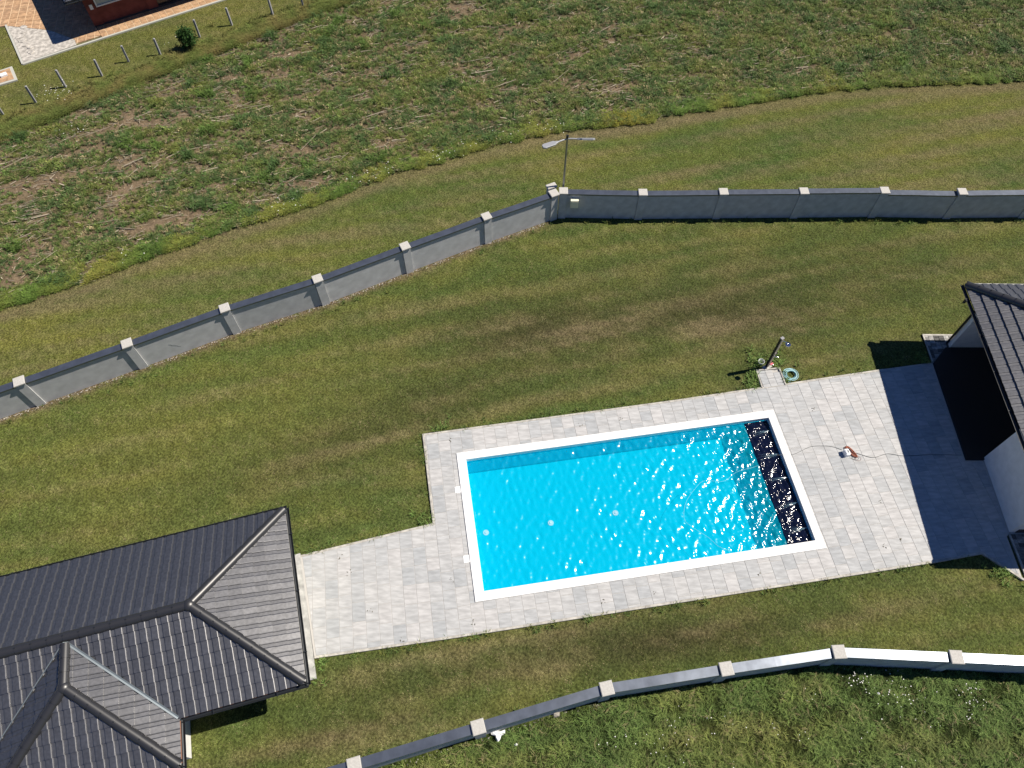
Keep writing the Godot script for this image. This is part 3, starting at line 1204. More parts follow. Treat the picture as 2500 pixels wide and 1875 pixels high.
func make_left_house() -> void:
	var root := thing("pool_house", "low house with dark tiled hip roof left of the pool", "house", v3(lh(-6, 2.6)))
	root.position = Vector3.ZERO
	var ye := 2.4
	var tp := 0.4015
	var hw := 2.615
	var yr := ye + hw * tp
	# walls
	var w := Shape.new()
	w.prism(PackedVector2Array([lh(-16, 0.55), lh(-0.6, 0.55), lh(-0.6, 4.68), lh(-3.93, 4.68), lh(-3.93, 5.87), lh(-7.79, 5.87), lh(-7.79, 4.68), lh(-16, 4.68)]), -0.1, 2.30)
	shape_part("wall", w, M.render_white, root)
	var so := Shape.new()
	so.prism(PackedVector2Array([lh(-16, 0.06), lh(-0.06, 0.06), lh(-0.06, 5.17), lh(-3.42, 5.17), lh(-3.42, 6.36), lh(-8.3, 6.36), lh(-8.3, 5.17), lh(-16, 5.17)]), 2.302, 2.36)
	shape_part("soffit", so, M.soffit, root)
	var door := Shape.new()
	for q in [[-1.9, 0.02], [-2.9, 0.02]]:
		door.prism(PackedVector2Array([lh(q[0], 4.683), lh(q[0] + 0.9, 4.683), lh(q[0] + 0.9, 4.70), lh(q[0], 4.70)]), q[1], 2.1)
	shape_part("glass_door", door, M.window_dark, root)
	var roof := Node3D.new()
	roof.name = "roof"
	root.add_child(roof)
	var list: Array = []
	roof_slope(v3(lh(0, 0), ye), -lU, tp, PackedVector2Array([Vector2(0, 0), Vector2(16, 0), Vector2(16, hw), Vector2(hw, hw)]), list)
	roof_slope(v3(lh(0, 5.23), ye), -lV, tp, PackedVector2Array([Vector2(0, 0), Vector2(5.23, 0), Vector2(hw, hw)]), list)
	var front := PackedVector2Array([Vector2(0, 0), Vector2(16, 0), Vector2(16 - hw, hw), Vector2(0, hw)])
	var cut := PackedVector2Array([Vector2(7.64, -0.01), Vector2(12.64, -0.01), Vector2(10.14, 2.5)])
	for q in Geometry2D.clip_polygons(front, cut):
		roof_slope(v3(lh(-16, 5.23), ye), lU, tp, q, list)
	roof_slope(v3(lh(-3.36, 6.42), ye), -lV, tp, PackedVector2Array([Vector2(0, 0), Vector2(1.19, 0), Vector2(3.69, 2.5), Vector2(2.5, 2.5)]), list)
	roof_slope(v3(lh(-8.36, 6.42), ye), lU, tp, PackedVector2Array([Vector2(0, 0), Vector2(5, 0), Vector2(2.5, 2.5)]), list)
	roof_slope(v3(lh(-8.36, 5.23), ye), lV, tp, PackedVector2Array([Vector2(0, 0), Vector2(1.19, 0), Vector2(-1.31, 2.5), Vector2(-2.5, 2.5)]), list)
	lay_tiles(list, roof, 300)
	var up := 0.02
	var apex := v3(lh(-hw, hw), yr + up)
	ridge(v3(lh(-0.03, 0.03), ye + up + 0.03), apex, roof)
	ridge(v3(lh(-0.03, 5.2), ye + up + 0.03), apex, roof)
	ridge(v3(lh(-16, hw), yr + up), apex, roof)
	dome(apex, 0.175, roof)
	var yw := ye + 2.5 * tp
	var apex2 := v3(lh(-5.86, 3.92), yw + up)
	ridge(v3(lh(-3.39, 6.39), ye + up + 0.03), apex2, roof)
	ridge(v3(lh(-8.33, 6.39), ye + up + 0.03), apex2, roof)
	ridge(apex2, v3(lh(-5.86, 2.82), yw + up), roof)
	dome(apex2, 0.175, roof)
	# valley sheets
	for q in [[lh(-3.36, 5.23), lh(-5.86, 2.73)], [lh(-8.36, 5.23), lh(-5.86, 2.73)]]:
		var a: Vector2 = q[0]
		var b: Vector2 = q[1]
		var d := (b - a).normalized()
		var nrm := Vector2(-d.y, d.x)
		var s := Shape.new()
		var k := 0.042 if q[0] == lh(-3.36, 5.23) else 0.018
		var lift := 0.095
		s.quad(v3(a + nrm * k, ye + lift), v3(a, ye + lift - 0.01), v3(b, yw + lift - 0.01), v3(b + nrm * k, yw + lift))
		s.quad(v3(a, ye + lift - 0.01), v3(a - nrm * k, ye + lift), v3(b - nrm * k, yw + lift), v3(b, yw + lift - 0.01))
		shape_part("valley_flashing", s, M.flashing, roof)
	# eaves
	for q in [[lh(-16, -0.06), lh(0.06, -0.06)], [lh(0.06, -0.06), lh(0.06, 5.29)], [lh(0.06, 5.29), lh(-3.34, 5.29)], [lh(-3.3, 5.29), lh(-3.3, 6.48)], [lh(-3.3, 6.48), lh(-8.42, 6.48)]]:
		gutter(v3(q[0], ye - 0.035), v3(q[1], ye - 0.035), roof, M.gutter_dark)
	for q in [[lh(0.0, 0.12), lh(0.0, 5.15), 0], [lh(-0.1, 5.235), lh(-3.3, 5.235), 1], [lh(-3.355, 5.3), lh(-3.355, 6.35), 1]]:
		shape_part("eave_batten", slab_between(q[0], q[1], 0.03, ye - 0.03, ye + 0.012), M.kerb if q[2] == 0 else M.terracotta, roof)


func make_right_house() -> void:
	var root := thing("house", "white house with dark tiled roof and shaded porch at the right edge", "house", v3(rh(3, 4)))
	root.position = Vector3.ZERO
	var ye := 3.0
	var tp := 0.42
	var hw := 4.45
	var w := Shape.new()
	w.prism(PackedVector2Array([Vector2(16.85, -11.62), Vector2(26, -11.62), Vector2(26, -8.86), Vector2(16.82, -8.86)]), 0.0, 2.92)
	shape_part("wall", w, M.render_white, root)
	var base := Shape.new()
	base.prism(PackedVector2Array([Vector2(17.02, -8.87), Vector2(26, -8.87), Vector2(26, -8.84), Vector2(17.02, -8.84)]), 0.0, 0.32)
	shape_part("plinth", base, M.plinth_dark, root)
	w = Shape.new()
	w.prism(PackedVector2Array([Vector2(17.08, -16.57), Vector2(26, -16.57), Vector2(26, -16.38), Vector2(17.08, -16.38)]), 0.0, 2.92)
	shape_part("wing_wall", w, M.render_white, root)
	w = Shape.new()
	w.prism(PackedVector2Array([Vector2(20.4, -16.37), Vector2(20.6, -16.37), Vector2(20.6, -11.63), Vector2(20.4, -11.63)]), 0.0, 2.92)
	shape_part("porch_wall", w, M.render_white, root)
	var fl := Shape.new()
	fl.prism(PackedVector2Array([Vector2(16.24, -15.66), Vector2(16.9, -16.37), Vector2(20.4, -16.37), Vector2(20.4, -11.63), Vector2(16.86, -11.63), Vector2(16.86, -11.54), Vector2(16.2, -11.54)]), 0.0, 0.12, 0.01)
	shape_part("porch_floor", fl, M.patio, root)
	var so := Shape.new()
	so.prism(PackedVector2Array([rh(0.06, 0.06), rh(9, 0.06), rh(9, 8.84), rh(0.06, 8.84)]), 2.922, 2.97)
	shape_part("soffit", so, M.soffit, root)
	var dp := Shape.new()
	dp.tube([Vector3(17.04, 0.1, -16.6), Vector3(17.04, 2.7, -16.6), Vector3(16.5, 2.9, -16.6)], 0.045, 8)
	shape_part("downpipe", dp, M.gutter_dark, root)
	var roof := Node3D.new()
	roof.name = "roof"
	root.add_child(roof)
	var list: Array = []
	roof_slope(v3(rh(0, 0), ye), rV, tp, PackedVector2Array([Vector2(0, 0), Vector2(8.9, 0), Vector2(hw, hw)]), list)
	roof_slope(v3(rh(8, 0), ye), -rU, tp, PackedVector2Array([Vector2(0, 0), Vector2(8, 0), Vector2(8 - hw, hw), Vector2(0, hw)]), list)
	roof_slope(v3(rh(0, 8.9), ye), rU, tp, PackedVector2Array([Vector2(0, 0), Vector2(8, 0), Vector2(8, hw), Vector2(hw, hw)]), list)
	lay_tiles(list, roof, 300)
	var apex := v3(rh(hw, hw), ye + hw * tp + 0.02)
	ridge(v3(rh(0.03, 0.03), ye + 0.05), apex, roof, 0.145)
	ridge(v3(rh(0.03, 8.87), ye + 0.05), apex, roof, 0.145)
	ridge(v3(rh(8, hw), ye + hw * tp + 0.02), apex, roof, 0.145)
	gutter(v3(rh(-0.06, 8.96), ye - 0.035), v3(rh(-0.06, -0.06), ye - 0.035), roof, M.gutter_dark)
	gutter(v3(rh(0.3, -0.06), ye - 0.035), v3(rh(8, -0.06), ye - 0.035), roof, M.gutter_pale)
	gutter(v3(rh(-0.06, 8.96), ye - 0.035), v3(rh(8, 8.96), ye - 0.035), roof, M.gutter_dark)
	var ol := Shape.new()
	ol.tube([v3(rh(-0.1, 0.62), ye - 0.03), v3(rh(-0.1, 0.62), ye - 0.22)], 0.05, 8)
	shape_part("gutter_outlet", ol, M.gutter_dark, roof)


# ---------------------------------------------------------------- neighbour's yard

func nb_wall_box(u0: float, u1: float, v0: float, v1: float, y0: float, y1: float, bevel := 0.0) -> Shape:
	var s := Shape.new()
	s.prism(rect_in(nb, u0, v0, u1, v1), y0, y1, bevel)
	return s


func make_neighbour() -> void:
	var root := thing("red_house", "brick red house with shuttered window at the top left corner", "house", v3(nb(4, -3)))
	root.position = Vector3.ZERO
	shape_part("wall", nb_wall_box(0, 12, -7, 0, 0.0, 2.0), M.render_red, root)
	shape_part("plinth", nb_wall_box(-0.02, 12, -7, 0.03, 0.0, 0.14), M.plinth_dark, root)
	shape_part("corner_pier", nb_wall_box(-0.03, 0.45, -0.4, 0.06, 0.141, 1.98), M.render_red, root)
	shape_part("corner_pier", nb_wall_box(2.9, 3.4, 0.001, 0.06, 0.141, 1.98), M.render_red, root)
	var win := shape_part("window", nb_wall_box(0.55, 2.2, 0.001, 0.07, 1.12, 1.9), M.shutter, root)
	shape_part("sill", nb_wall_box(0.48, 2.27, 0.001, 0.12, 1.06, 1.118), M.white_plastic, win)
	shape_part("frame", nb_wall_box(0.48, 0.548, 0.001, 0.10, 1.12, 1.92), M.white_plastic, win)
	shape_part("frame", nb_wall_box(2.202, 2.27, 0.001, 0.10, 1.12, 1.92), M.white_plastic, win)
	shape_part("door", nb_wall_box(3.45, 4.5, 0.001, 0.02, 0.15, 1.95), M.window_dark, root)
	shape_part("meter_cover", nb_wall_box(0.16, 0.32, 0.061, 0.09, 1.0, 1.25), M.white_plastic, root)
	var roof := Node3D.new()
	roof.name = "roof"
	root.add_child(roof)
	var list: Array = []
	var e := 0.8
	roof_slope(v3(nb(-e, e), 2.05), nU, 0.4, PackedVector2Array([Vector2(0, 0), Vector2(13, 0), Vector2(13, 4.3), Vector2(4.3, 4.3)]), list)
	roof_slope(v3(nb(-e, -7.8), 2.05), nV, 0.4, PackedVector2Array([Vector2(0, 0), Vector2(8.6, 0), Vector2(4.3, 4.3)]), list)
	lay_tiles(list, roof, 20)
	var so := Shape.new()
	so.prism(rect_in(nb, -e + 0.05, -7.75, 12.2, e - 0.05), 2.002, 2.03)
	shape_part("soffit", so, M.soffit, root)
	gutter(v3(nb(-e - 0.05, e + 0.05), 2.02), v3(nb(12, e + 0.05), 2.02), roof, M.gutter_dark)
	gutter(v3(nb(-e - 0.05, e + 0.05), 2.02), v3(nb(-e - 0.05, -7.8), 2.02), roof, M.gutter_dark)
	# yard
	var yard := Node3D.new()
	yard.name = "yard_paving"
	add_child(yard)
	tag(yard, "orange tiled yard with broken pale concrete beside the red house", "paving")
	yard.set_meta("kind", "structure")
	var orange := PackedVector2Array([nb(-1.28, 0.9), nb(-1.25, 0.5), nb(-2.15, -0.97), nb(-3.1, -1.8), nb(-4.05, -2.6), nb(-6.2, -3.2), nb(-6.2, -8), nb(0, -8), nb(0, 0), nb(0.02, 0.92)])
	var white := PackedVector2Array([nb(-4.0, 1.12), nb(-4.0, -2.55), nb(-3.1, -1.79), nb(-2.15, -0.96), nb(-1.26, 0.5), nb(-1.29, 0.91), nb(-1.29, 1.0), nb(-2.6, 1.06)])
	var s := Shape.new()
	s.prism(orange, -0.05, 0.055)
	shape_part("tile_bed", s, M.yard_joint, yard)
	s = Shape.new()
	s.prism(white, -0.05, 0.06, 0.01)
	shape_part("concrete", s, M.yard_concrete, yard)
	s = Shape.new()
	s.prism(rect_in(nb, 0.03, 0.031, 12, 1.08), -0.05, 0.045)
	shape_part("tile_bed", s, M.yard_joint, yard)
	var r := RandomNumberGenerator.new()
	r.seed = 3
	var front := rect_in(nb, 0.03, 0.031, 12, 1.08)
	for zone in [[orange, 0.07, 0.42, 0.35], [front, 0.06, 0.36, 0.0]]:
		var size: float = zone[2]
		var turn: float = zone[3]
		for i in range(-34, 34):
			for j in range(-34, 34):
				var a := Vector2(i, j) * size
				var q := PackedVector2Array()
				for d in [Vector2(0.012, 0.012), Vector2(size - 0.012, 0.012), Vector2(size - 0.012, size - 0.012), Vector2(0.012, size - 0.012)]:
					var w: Vector2 = (a + d).rotated(turn)
					q.append(nb(w.x, w.y))
				if not in_frame(v3(q[0]), 1.04): continue
				for w in Geometry2D.intersect_polygons(q, zone[0]):
					if area_of(w) < 0.004: continue
					var t := Shape.new()
					t.prism(w, 0.02, zone[1] + r.randf_range(-0.002, 0.002), 0.004)
					shape_part("yard_tile", t, M["yard_tile_%d" % (r.randi() % 3)], yard)
	for q in [[nb(-4.06, 1.2), nb(0.04, 1.14)], [nb(-4.06, 1.2), nb(-4.06, -2.7)], [nb(0.04, 1.14), nb(12, 1.14)]]:
		shape_part("kerb_stone", slab_between(q[0], q[1], 0.11, -0.05, 0.075, 0.01), M.yard_edge, yard)
	# loose broken slabs on the concrete
	for k in 7:
		var c := nb(-3.75 + r.randf() * 0.5, -2.0 + k * 0.4)
		var p := PackedVector2Array()
		var n := 6
		for i in n: p.append(c + Vector2(cos(TAU * i / n), sin(TAU * i / n)) * r.randf_range(0.14, 0.26))
		s = Shape.new()
		s.prism(p, 0.061, 0.085 + r.randf() * 0.02, 0.01)
		shape_part("broken_slab", s, M.yard_concrete, yard)
	# manhole-like pad
	var pad := thing("concrete_pad", "small orange pad with concrete frame at the left edge", "pad")
	var o := PackedVector2Array([Vector2(-26.6, -32.8), Vector2(-25.63, -33.45), Vector2(-24.97, -32.38), Vector2(-26.0, -31.8)])
	s = Shape.new()
	s.prism(o, -0.05, 0.08, 0.01)
	shape_part("frame", s, M.yard_edge, pad)
	s = Shape.new()
	s.prism(shrink(o, 0.13), 0.04, 0.1, 0.006)
	shape_part("tile", s, M.yard_tile_0, pad)
	s = Shape.new()
	s.box(Vector3(-0.16, 0.0, -0.12), Vector3(0.16, 0.09, 0.12), Transform3D(Basis(UPV, 0.6), Vector3(-25.72, 0.101, -32.66)))
	shape_part("lid", s, M.white_plastic, pad)
	# row of concrete posts
	var where := [[-24.8, -29.83], [-23.5, -30.71], [-22.43, -31.93], [-20.87, -32.81], [-19.83, -33.97], [-18.35, -34.57], [-16.64, -36.07], [-15.15, -37.13], [-13.09, -38.0], [-11.56, -38.75]]
	var ord := ["first", "second", "third", "fourth", "fifth", "sixth", "seventh", "eighth", "ninth", "tenth"]
	for i in where.size():
		var t := thing("fence_post", "%s concrete fence post from the left along the field" % ord[i], "post", Vector3(where[i][0], 0, where[i][1]), r.randf_range(-0.3, 0.3), "concrete fence posts by the field")
		t.rotation.z = r.randf_range(-0.05, 0.03)
		var p := Shape.new()
		p.prism(PackedVector2Array([Vector2(-0.045, -0.045), Vector2(0.045, -0.045), Vector2(0.045, 0.045), Vector2(-0.045, 0.045)]), -0.1, 0.9 + r.randf() * 0.1, 0.025)
		shape_part("shaft", p, M.old_concrete, t)
		p = Shape.new()
		for y in [0.35, 0.7]:
			p.box(Vector3(-0.05, y, -0.05), Vector3(0.05, y + 0.012, 0.05))
		shape_part("wire_tie", p, M.galvanised, t)
	# bush at the fence
	var bush := thing("bush", "dense dark green bush growing at the fence line", "bush", Vector3(-16.85, 0, -35.0))
	var leaves := Shape.new()
	for k in 2600:
		var d := Vector3(r.randfn(), r.randfn(), r.randfn()).normalized()
		var rad := r.randf() ** 0.4
		var lump := 0.75 + 0.35 * sin(d.x * 5.0 + 1.0) * cos(d.z * 6.0)
		var c := Vector3(d.x * 0.55, 0.75 + d.y * 0.72, d.z * 0.5) * Vector3(rad * lump, 1, rad * lump)
		c.y = 0.72 + d.y * 0.7 * rad * lump
		if c.y < 0.04: continue
		var a := Vector3(r.randfn(), r.randfn(), r.randfn()).normalized() * 0.05
		var b := Vector3(r.randfn(), r.randfn() * 0.5, r.randfn()).normalized() * 0.035
		var g := r.randf_range(0.6, 1.3)
		leaves.tint = Color(0.035 * g, 0.085 * g, 0.018 * g)
		leaves.quad(c - a, c + b, c + a, c - b)
	shape_part("foliage", leaves, M.blade, bush)
	var st := Shape.new()
	for k in 4:
		var a := TAU * k / 4
		st.tube([Vector3(cos(a) * 0.05, -0.05, sin(a) * 0.05), Vector3(cos(a) * 0.15, 0.5, sin(a) * 0.15), Vector3(cos(a) * 0.3, 0.95, sin(a) * 0.28)], 0.02, 5, false, 0.4)
	shape_part("stem", st, M.bark, bush)


# ---------------------------------------------------------------- lamp, shower, small things

func make_lamp() -> void:
	var t := thing("street_lamp", "slim steel lamp post with two flat heads behind the wall corner", "lamp post", Vector3(2.14, 0, -23.66))
	var s := Shape.new()
	s.tube([Vector3(0, -0.1, 0), Vector3(0, 2.0, 0), Vector3(0, 4.05, 0)], 0.05, 10, false, 0.75)
	shape_part("pole", s, M.galvanised, t)
	s = Shape.new()
	s.tube([Vector3(0, 4.0, 0), Vector3(0, 4.12, 0)], 0.055, 10)
	shape_part("pole_cap", s, M.shower_black, t)
	for q in [[Vector3(-0.9, 0, 0.44), 0.0], [Vector3(1, 0, 0.0), -0.62]]:
		var d: Vector3 = q[0].normalized()
		var side := d.cross(UPV).normalized()
		var arm := Shape.new()
		arm.tube([Vector3(0, 3.95, 0), d * 0.2 + Vector3(0, 3.96, 0), d * 0.42 + Vector3(0, 3.95, 0)], 0.03, 8)
		shape_part("arm", arm, M.lamp_grey, t)
		var tilt := Basis(d, q[1])
		var head := Shape.new()
		var outline := PackedVector2Array([Vector2(0.0, -0.035), Vector2(0.10, -0.06), Vector2(0.18, -0.115), Vector2(0.62, -0.125), Vector2(0.7, -0.07), Vector2(0.7, 0.07), Vector2(0.62, 0.125), Vector2(0.18, 0.115), Vector2(0.10, 0.06), Vector2(0.0, 0.035)])
		head.prism(outline, -0.03, 0.035, 0.012)
		var o := shape_part("lamp_head", head, M.lamp_grey, t)
		o.transform = Transform3D(tilt * Basis(d, UPV, side), d * 0.4 + Vector3(0, 3.95, 0))
		var gl := Shape.new()
		gl.box(Vector3(0.22, -0.04, -0.09), Vector3(0.62, -0.031, 0.09))
		shape_part("diffuser", gl, M.lamp_glass, o)


func make_shower() -> void:
	var t := thing("garden_shower", "tall black and tan garden shower column standing on the lawn", "shower", Vector3(9.8, 0, -15.46), 0.6)
	var s := Shape.new()
	s.prism(PackedVector2Array([Vector2(-0.19, -0.09), Vector2(0.15, -0.09), Vector2(0.15, 0.11), Vector2(-0.19, 0.11)]), -0.05, 0.10, 0.012)
	shape_part("plinth", s, M.cap_stone, t)
	s = Shape.new()
	s.prism(PackedVector2Array([Vector2(-0.08, -0.055), Vector2(0.05, -0.055), Vector2(0.05, 0.029), Vector2(-0.08, 0.029)]), 0.101, 1.96, 0.01)
	shape_part("tank", s, M.shower_black, t)
	s = Shape.new()
	s.prism(PackedVector2Array([Vector2(-0.076, 0.03), Vector2(0.046, 0.03), Vector2(0.046, 0.05), Vector2(-0.076, 0.05)]), 0.101, 1.94, 0.004)
	shape_part("front_panel", s, M.shower_tan, t)
	s = Shape.new()
	s.prism(PackedVector2Array([Vector2(-0.085, -0.06), Vector2(0.055, -0.06), Vector2(0.055, 0.055), Vector2(-0.085, 0.055)]), 1.961, 1.99, 0.008)
	shape_part("cap", s, M.galvanised, t)
	s = Shape.new()
	s.tube([Vector3(0, 1.86, 0.05), Vector3(0.03, 1.9, 0.16), Vector3(0.05, 1.87, 0.26)], 0.014, 8)
	var arm := shape_part("shower_arm", s, M.chrome, t)
	s = Shape.new()
	var ring := PackedVector2Array()
	for k in 16: ring.append(Vector2(cos(TAU * k / 16), sin(TAU * k / 16)) * 0.10 + Vector2(0.05, 0.27))
	s.prism(ring, 1.83, 1.86, 0.01)
	shape_part("shower_head", s, M.chrome, arm)
	s = Shape.new()
	s.box(Vector3(-0.06, 1.02, 0.05), Vector3(0.05, 1.05, 0.09))
	shape_part("ledge", s, M.shower_black, t)
	s = Shape.new()
	s.tube([Vector3(0, 0.86, 0.05), Vector3(0.02, 0.86, 0.12), Vector3(0.12, 0.84, 0.16)], 0.015, 8)
	shape_part("mixer_tap", s, M.chrome, t)
	s = Shape.new()
	s.tube([Vector3(0, 0.34, 0.05), Vector3(0.0, 0.34, 0.12), Vector3(0.05, 0.33, 0.14)], 0.02, 8)
	var tap := shape_part("foot_tap", s, M.chrome, t)
	s = Shape.new()
	s.box(Vector3(-0.045, 0.345, 0.07), Vector3(0.085, 0.38, 0.13))
	shape_part("tap_handle", s, M.pink, tap)
	# white tub behind the column
	var tub := thing("white_tub", "small white plastic tub behind the garden shower", "tub", Vector3(9.58, 0.0, -15.62), 0.2)
	s = Shape.new()
	var n := 14
	for k in n:
		var a := TAU * k / n
		var b := TAU * (k + 1) / n
		var p := Vector3(cos(a), 0, sin(a))
		var q := Vector3(cos(b), 0, sin(b))
		s.quad(q * 0.085, p * 0.085, p * 0.12 + UPV * 0.2, q * 0.12 + UPV * 0.2)
		s.quad(p * 0.078 + UPV * 0.02, q * 0.078 + UPV * 0.02, q * 0.112 + UPV * 0.2, p * 0.112 + UPV * 0.2)
		s.quad(q * 0.12 + UPV * 0.2, p * 0.12 + UPV * 0.2, p * 0.112 + UPV * 0.2, q * 0.112 + UPV * 0.2)
		s.tri(UPV * 0.02, q * 0.078 + UPV * 0.02, p * 0.078 + UPV * 0.02)
	shape_part("shell", s, M.white_plastic, tub)
	s = Shape.new()
	var hp := []
	for k in 9: hp.append(Vector3(cos(PI * k / 8) * 0.118, 0.2 + sin(PI * k / 8) * 0.03, 0.02))
	s.tube(hp, 0.006, 5)
	shape_part("handle", s, M.galvanised, tub)
	# framed tray in front of the shower
	var tray := thing("shower_tray", "small paved square framed with kerbs in front of the shower", "shower tray")
	var o := PackedVector2Array([Vector2(9.32, -15.28), Vector2(10.26, -15.41), Vector2(10.38, -14.57), Vector2(9.42, -14.43)])
	s = Shape.new()
	s.prism(shrink(o, 0.01), -0.05, 0.05)
	shape_part("bed", s, M.joint_sand, tray)
	for i in [0, 1, 3]:
		var a := o[i]
		var b := o[(i + 1) % 4]
		var d := (b - a).normalized()
		var c := (o[0] + o[2]) * 0.5
		var nrm := Vector2(-d.y, d.x)
		if nrm.dot(c - a) < 0.0: nrm = -nrm
		var off := 0.06 if i != 0 else 0.0
		s = Shape.new()
		s.prism(PackedVector2Array([a + d * off, b - d * off, b - d * off + nrm * 0.055, a + d * off + nrm * 0.055]), -0.05, 0.115, 0.006)
		shape_part("kerb_stone", s, M.kerb, tray)
	var inside := shrink(o, 0.065)
	var r := RandomNumberGenerator.new()
	r.seed = 4
	for i in 3:
		var v := -0.3 + 0.25 * i
		while v < 1.2:
			var q := PackedVector2Array()
			for d in [Vector2(0.004, 0.004), Vector2(0.276, 0.004), Vector2(0.276, 0.476), Vector2(0.004, 0.476)]:
				q.append(o[0] + pU * (0.06 + i * 0.28 + d.x) + pV * (v + d.y))
			for w in Geometry2D.intersect_polygons(q, inside):
				if area_of(w) < 0.005: continue
				s = Shape.new()
				s.prism(w, 0.03, 0.085, 0.004)
				shape_part("paver", s, M["paver_%d" % (r.randi() % 6)], tray)
			v += 0.48


func smooth_path(pts: Array, y: float, steps := 6) -> Array:
	var out := []
	for i in pts.size() - 1:
		var a: Vector2 = pts[maxi(i - 1, 0)]
		var b: Vector2 = pts[i]
		var c: Vector2 = pts[i + 1]
		var d: Vector2 = pts[mini(i + 2, pts.size() - 1)]
		for k in steps:
			var q := b.cubic_interpolate(c, a, d, float(k) / steps)
			out.append(v3(q, y))
	out.append(v3(pts[pts.size() - 1], y))
	return out


func make_small_things() -> void:
	var r := RandomNumberGenerator.new()
	r.seed = 12
	# hose
	var hose := thing("garden_hose", "coiled light blue garden hose lying beside the shower tray", "hose", Vector3(10.63, 0.0, -15.1))
	for k in 9:
		var rad := 0.165 + 0.018 * (k % 7) + r.randf_range(-0.006, 0.006)
		var c := Vector3(r.randf_range(-0.025, 0.025), 0.045 + 0.02 * (k / 3) + 0.006 * (k % 3), r.randf_range(-0.02, 0.02))
		var pts := []
		var ph := r.randf() * TAU
		for i in 36:
			var a := TAU * i / 36
			pts.append(c + Vector3(cos(a) * rad * 1.06, 0.012 * sin(a * 2.0 + ph), sin(a) * rad * (1.0 + 0.05 * sin(a + ph))))
		var s := Shape.new()
		s.tube(pts, 0.0125, 6, true)
		shape_part("coil", s, M.hose if k % 3 != 1 else M.hose_stripe, hose)
	var en := Shape.new()
	en.tube([Vector3(-0.24, 0.03, -0.05), Vector3(-0.26, 0.03, 0.12), Vector3(-0.2, 0.03, 0.26), Vector3(-0.05, 0.03, 0.33)], 0.0125, 6)
	shape_part("loose_end", en, M.hose, hose)
	# power unit of the pool cleaner
	var y := 0.083
	var unit := thing("power_unit", "white plastic power unit with handle standing on the terrace", "power unit", Vector3(11.95, y, -11.74), 0.25)
	var s := Shape.new()
	s.prism(PackedVector2Array([Vector2(-0.09, -0.1), Vector2(-0.06, -0.125), Vector2(0.06, -0.125), Vector2(0.09, -0.1), Vector2(0.09, 0.1), Vector2(0.06, 0.125), Vector2(-0.06, 0.125), Vector2(-0.09, 0.1)]), 0.0, 0.2, 0.03)
	shape_part("case", s, M.white_plastic, unit)
	s = Shape.new()
	s.prism(PackedVector2Array([Vector2(0.0, -0.05), Vector2(0.05, -0.05), Vector2(0.05, 0.05), Vector2(0.0, 0.05)]), 0.2005, 0.206, 0.002)
	shape_part("display", s, M.cord_grey, unit)
	s = Shape.new()
	s.tube([Vector3(-0.05, 0.19, -0.06), Vector3(-0.05, 0.235, -0.03), Vector3(-0.05, 0.235, 0.03), Vector3(-0.05, 0.19, 0.06)], 0.01, 6)
	shape_part("handle", s, M.white_plastic, unit)
	# orange extension cable in a bundle
	var coil := thing("extension_cable", "bundle of copper red cable beside the white power unit", "cable", Vector3(12.16, y, -11.82))
	for k in 9:
		var pts := []
		var c := Vector3(r.randf_range(-0.03, 0.03), 0.014 + 0.012 * (k % 5), r.randf_range(-0.02, 0.02))
		var ln := r.randf_range(0.2, 0.27)
		var wd := r.randf_range(0.035, 0.075)
		var turn := -0.95 + r.randf_range(-0.12, 0.12)
		for i in 26:
			var a := TAU * i / 26
			var q := Vector2(cos(a) * ln, sin(a) * wd * (1.3 - 0.5 * cos(a))).rotated(-turn)
			pts.append(c + Vector3(q.x, 0.006 * sin(a * 3.0 + k), q.y))
		s = Shape.new()
		s.tube(pts, 0.0075, 5, true)
		shape_part("loop", s, M.cord_orange if k % 3 else M.cord_brown, coil)
	for k in 3:
		var pts := []
		for i in 22:
			var a := TAU * i / 22
			pts.append(Vector3(0.03 + 0.08 * k, 0.008 + 0.004 * k, 0.2 + 0.03 * k) + Vector3(cos(a) * 0.11, 0.0, sin(a) * 0.085))
		s = Shape.new()
		s.tube(pts, 0.004, 5, true)
		shape_part("loop", s, M.cord_grey if k < 2 else M.cord_brown, coil)
	s = Shape.new()
	s.box(Vector3(-0.04, 0.0, -0.025), Vector3(0.04, 0.045, 0.025), Transform3D(Basis(UPV, 0.5), Vector3(0.14, 0.0, 0.15)))
	shape_part("plug", s, M.rubber, coil)
	# thin cable across the terrace
	var pth := [Vector2(9.42, -11.66), Vector2(9.6, -11.67), Vector2(10.0, -11.7), Vector2(10.24, -11.78), Vector2(10.72, -12.01), Vector2(11.13, -12.06), Vector2(11.53, -12.03), Vector2(11.86, -11.9)]
	var pts3 := smooth_path(pth, y + 0.006)
	for i in pts3.size():
		if pts3[i].x < 9.78: pts3[i].y = 0.124
		elif pts3[i].x < 9.95: pts3[i].y = lerpf(0.124, y + 0.008, (pts3[i].x - 9.78) / 0.17)
	var lead := Shape.new()
	lead.tube(pts3, 0.0075, 5)
	single("cable", lead, M.cord_grey, "thin grey cable from the pool edge to the power unit", "cable")
	pth = [Vector2(12.05, -11.78), Vector2(12.28, -11.79), Vector2(12.5, -11.72), Vector2(12.78, -11.62), Vector2(13.0, -11.62), Vector2(13.4, -11.75), Vector2(13.68, -11.73), Vector2(14.01, -11.68), Vector2(15.06, -11.73), Vector2(16.09, -11.72)]
	lead = Shape.new()
	lead.tube(smooth_path(pth, y + 0.008), 0.0075, 5)
	single("cable", lead, M.cord_grey, "thin grey cable from the power unit to the shaded porch", "cable")
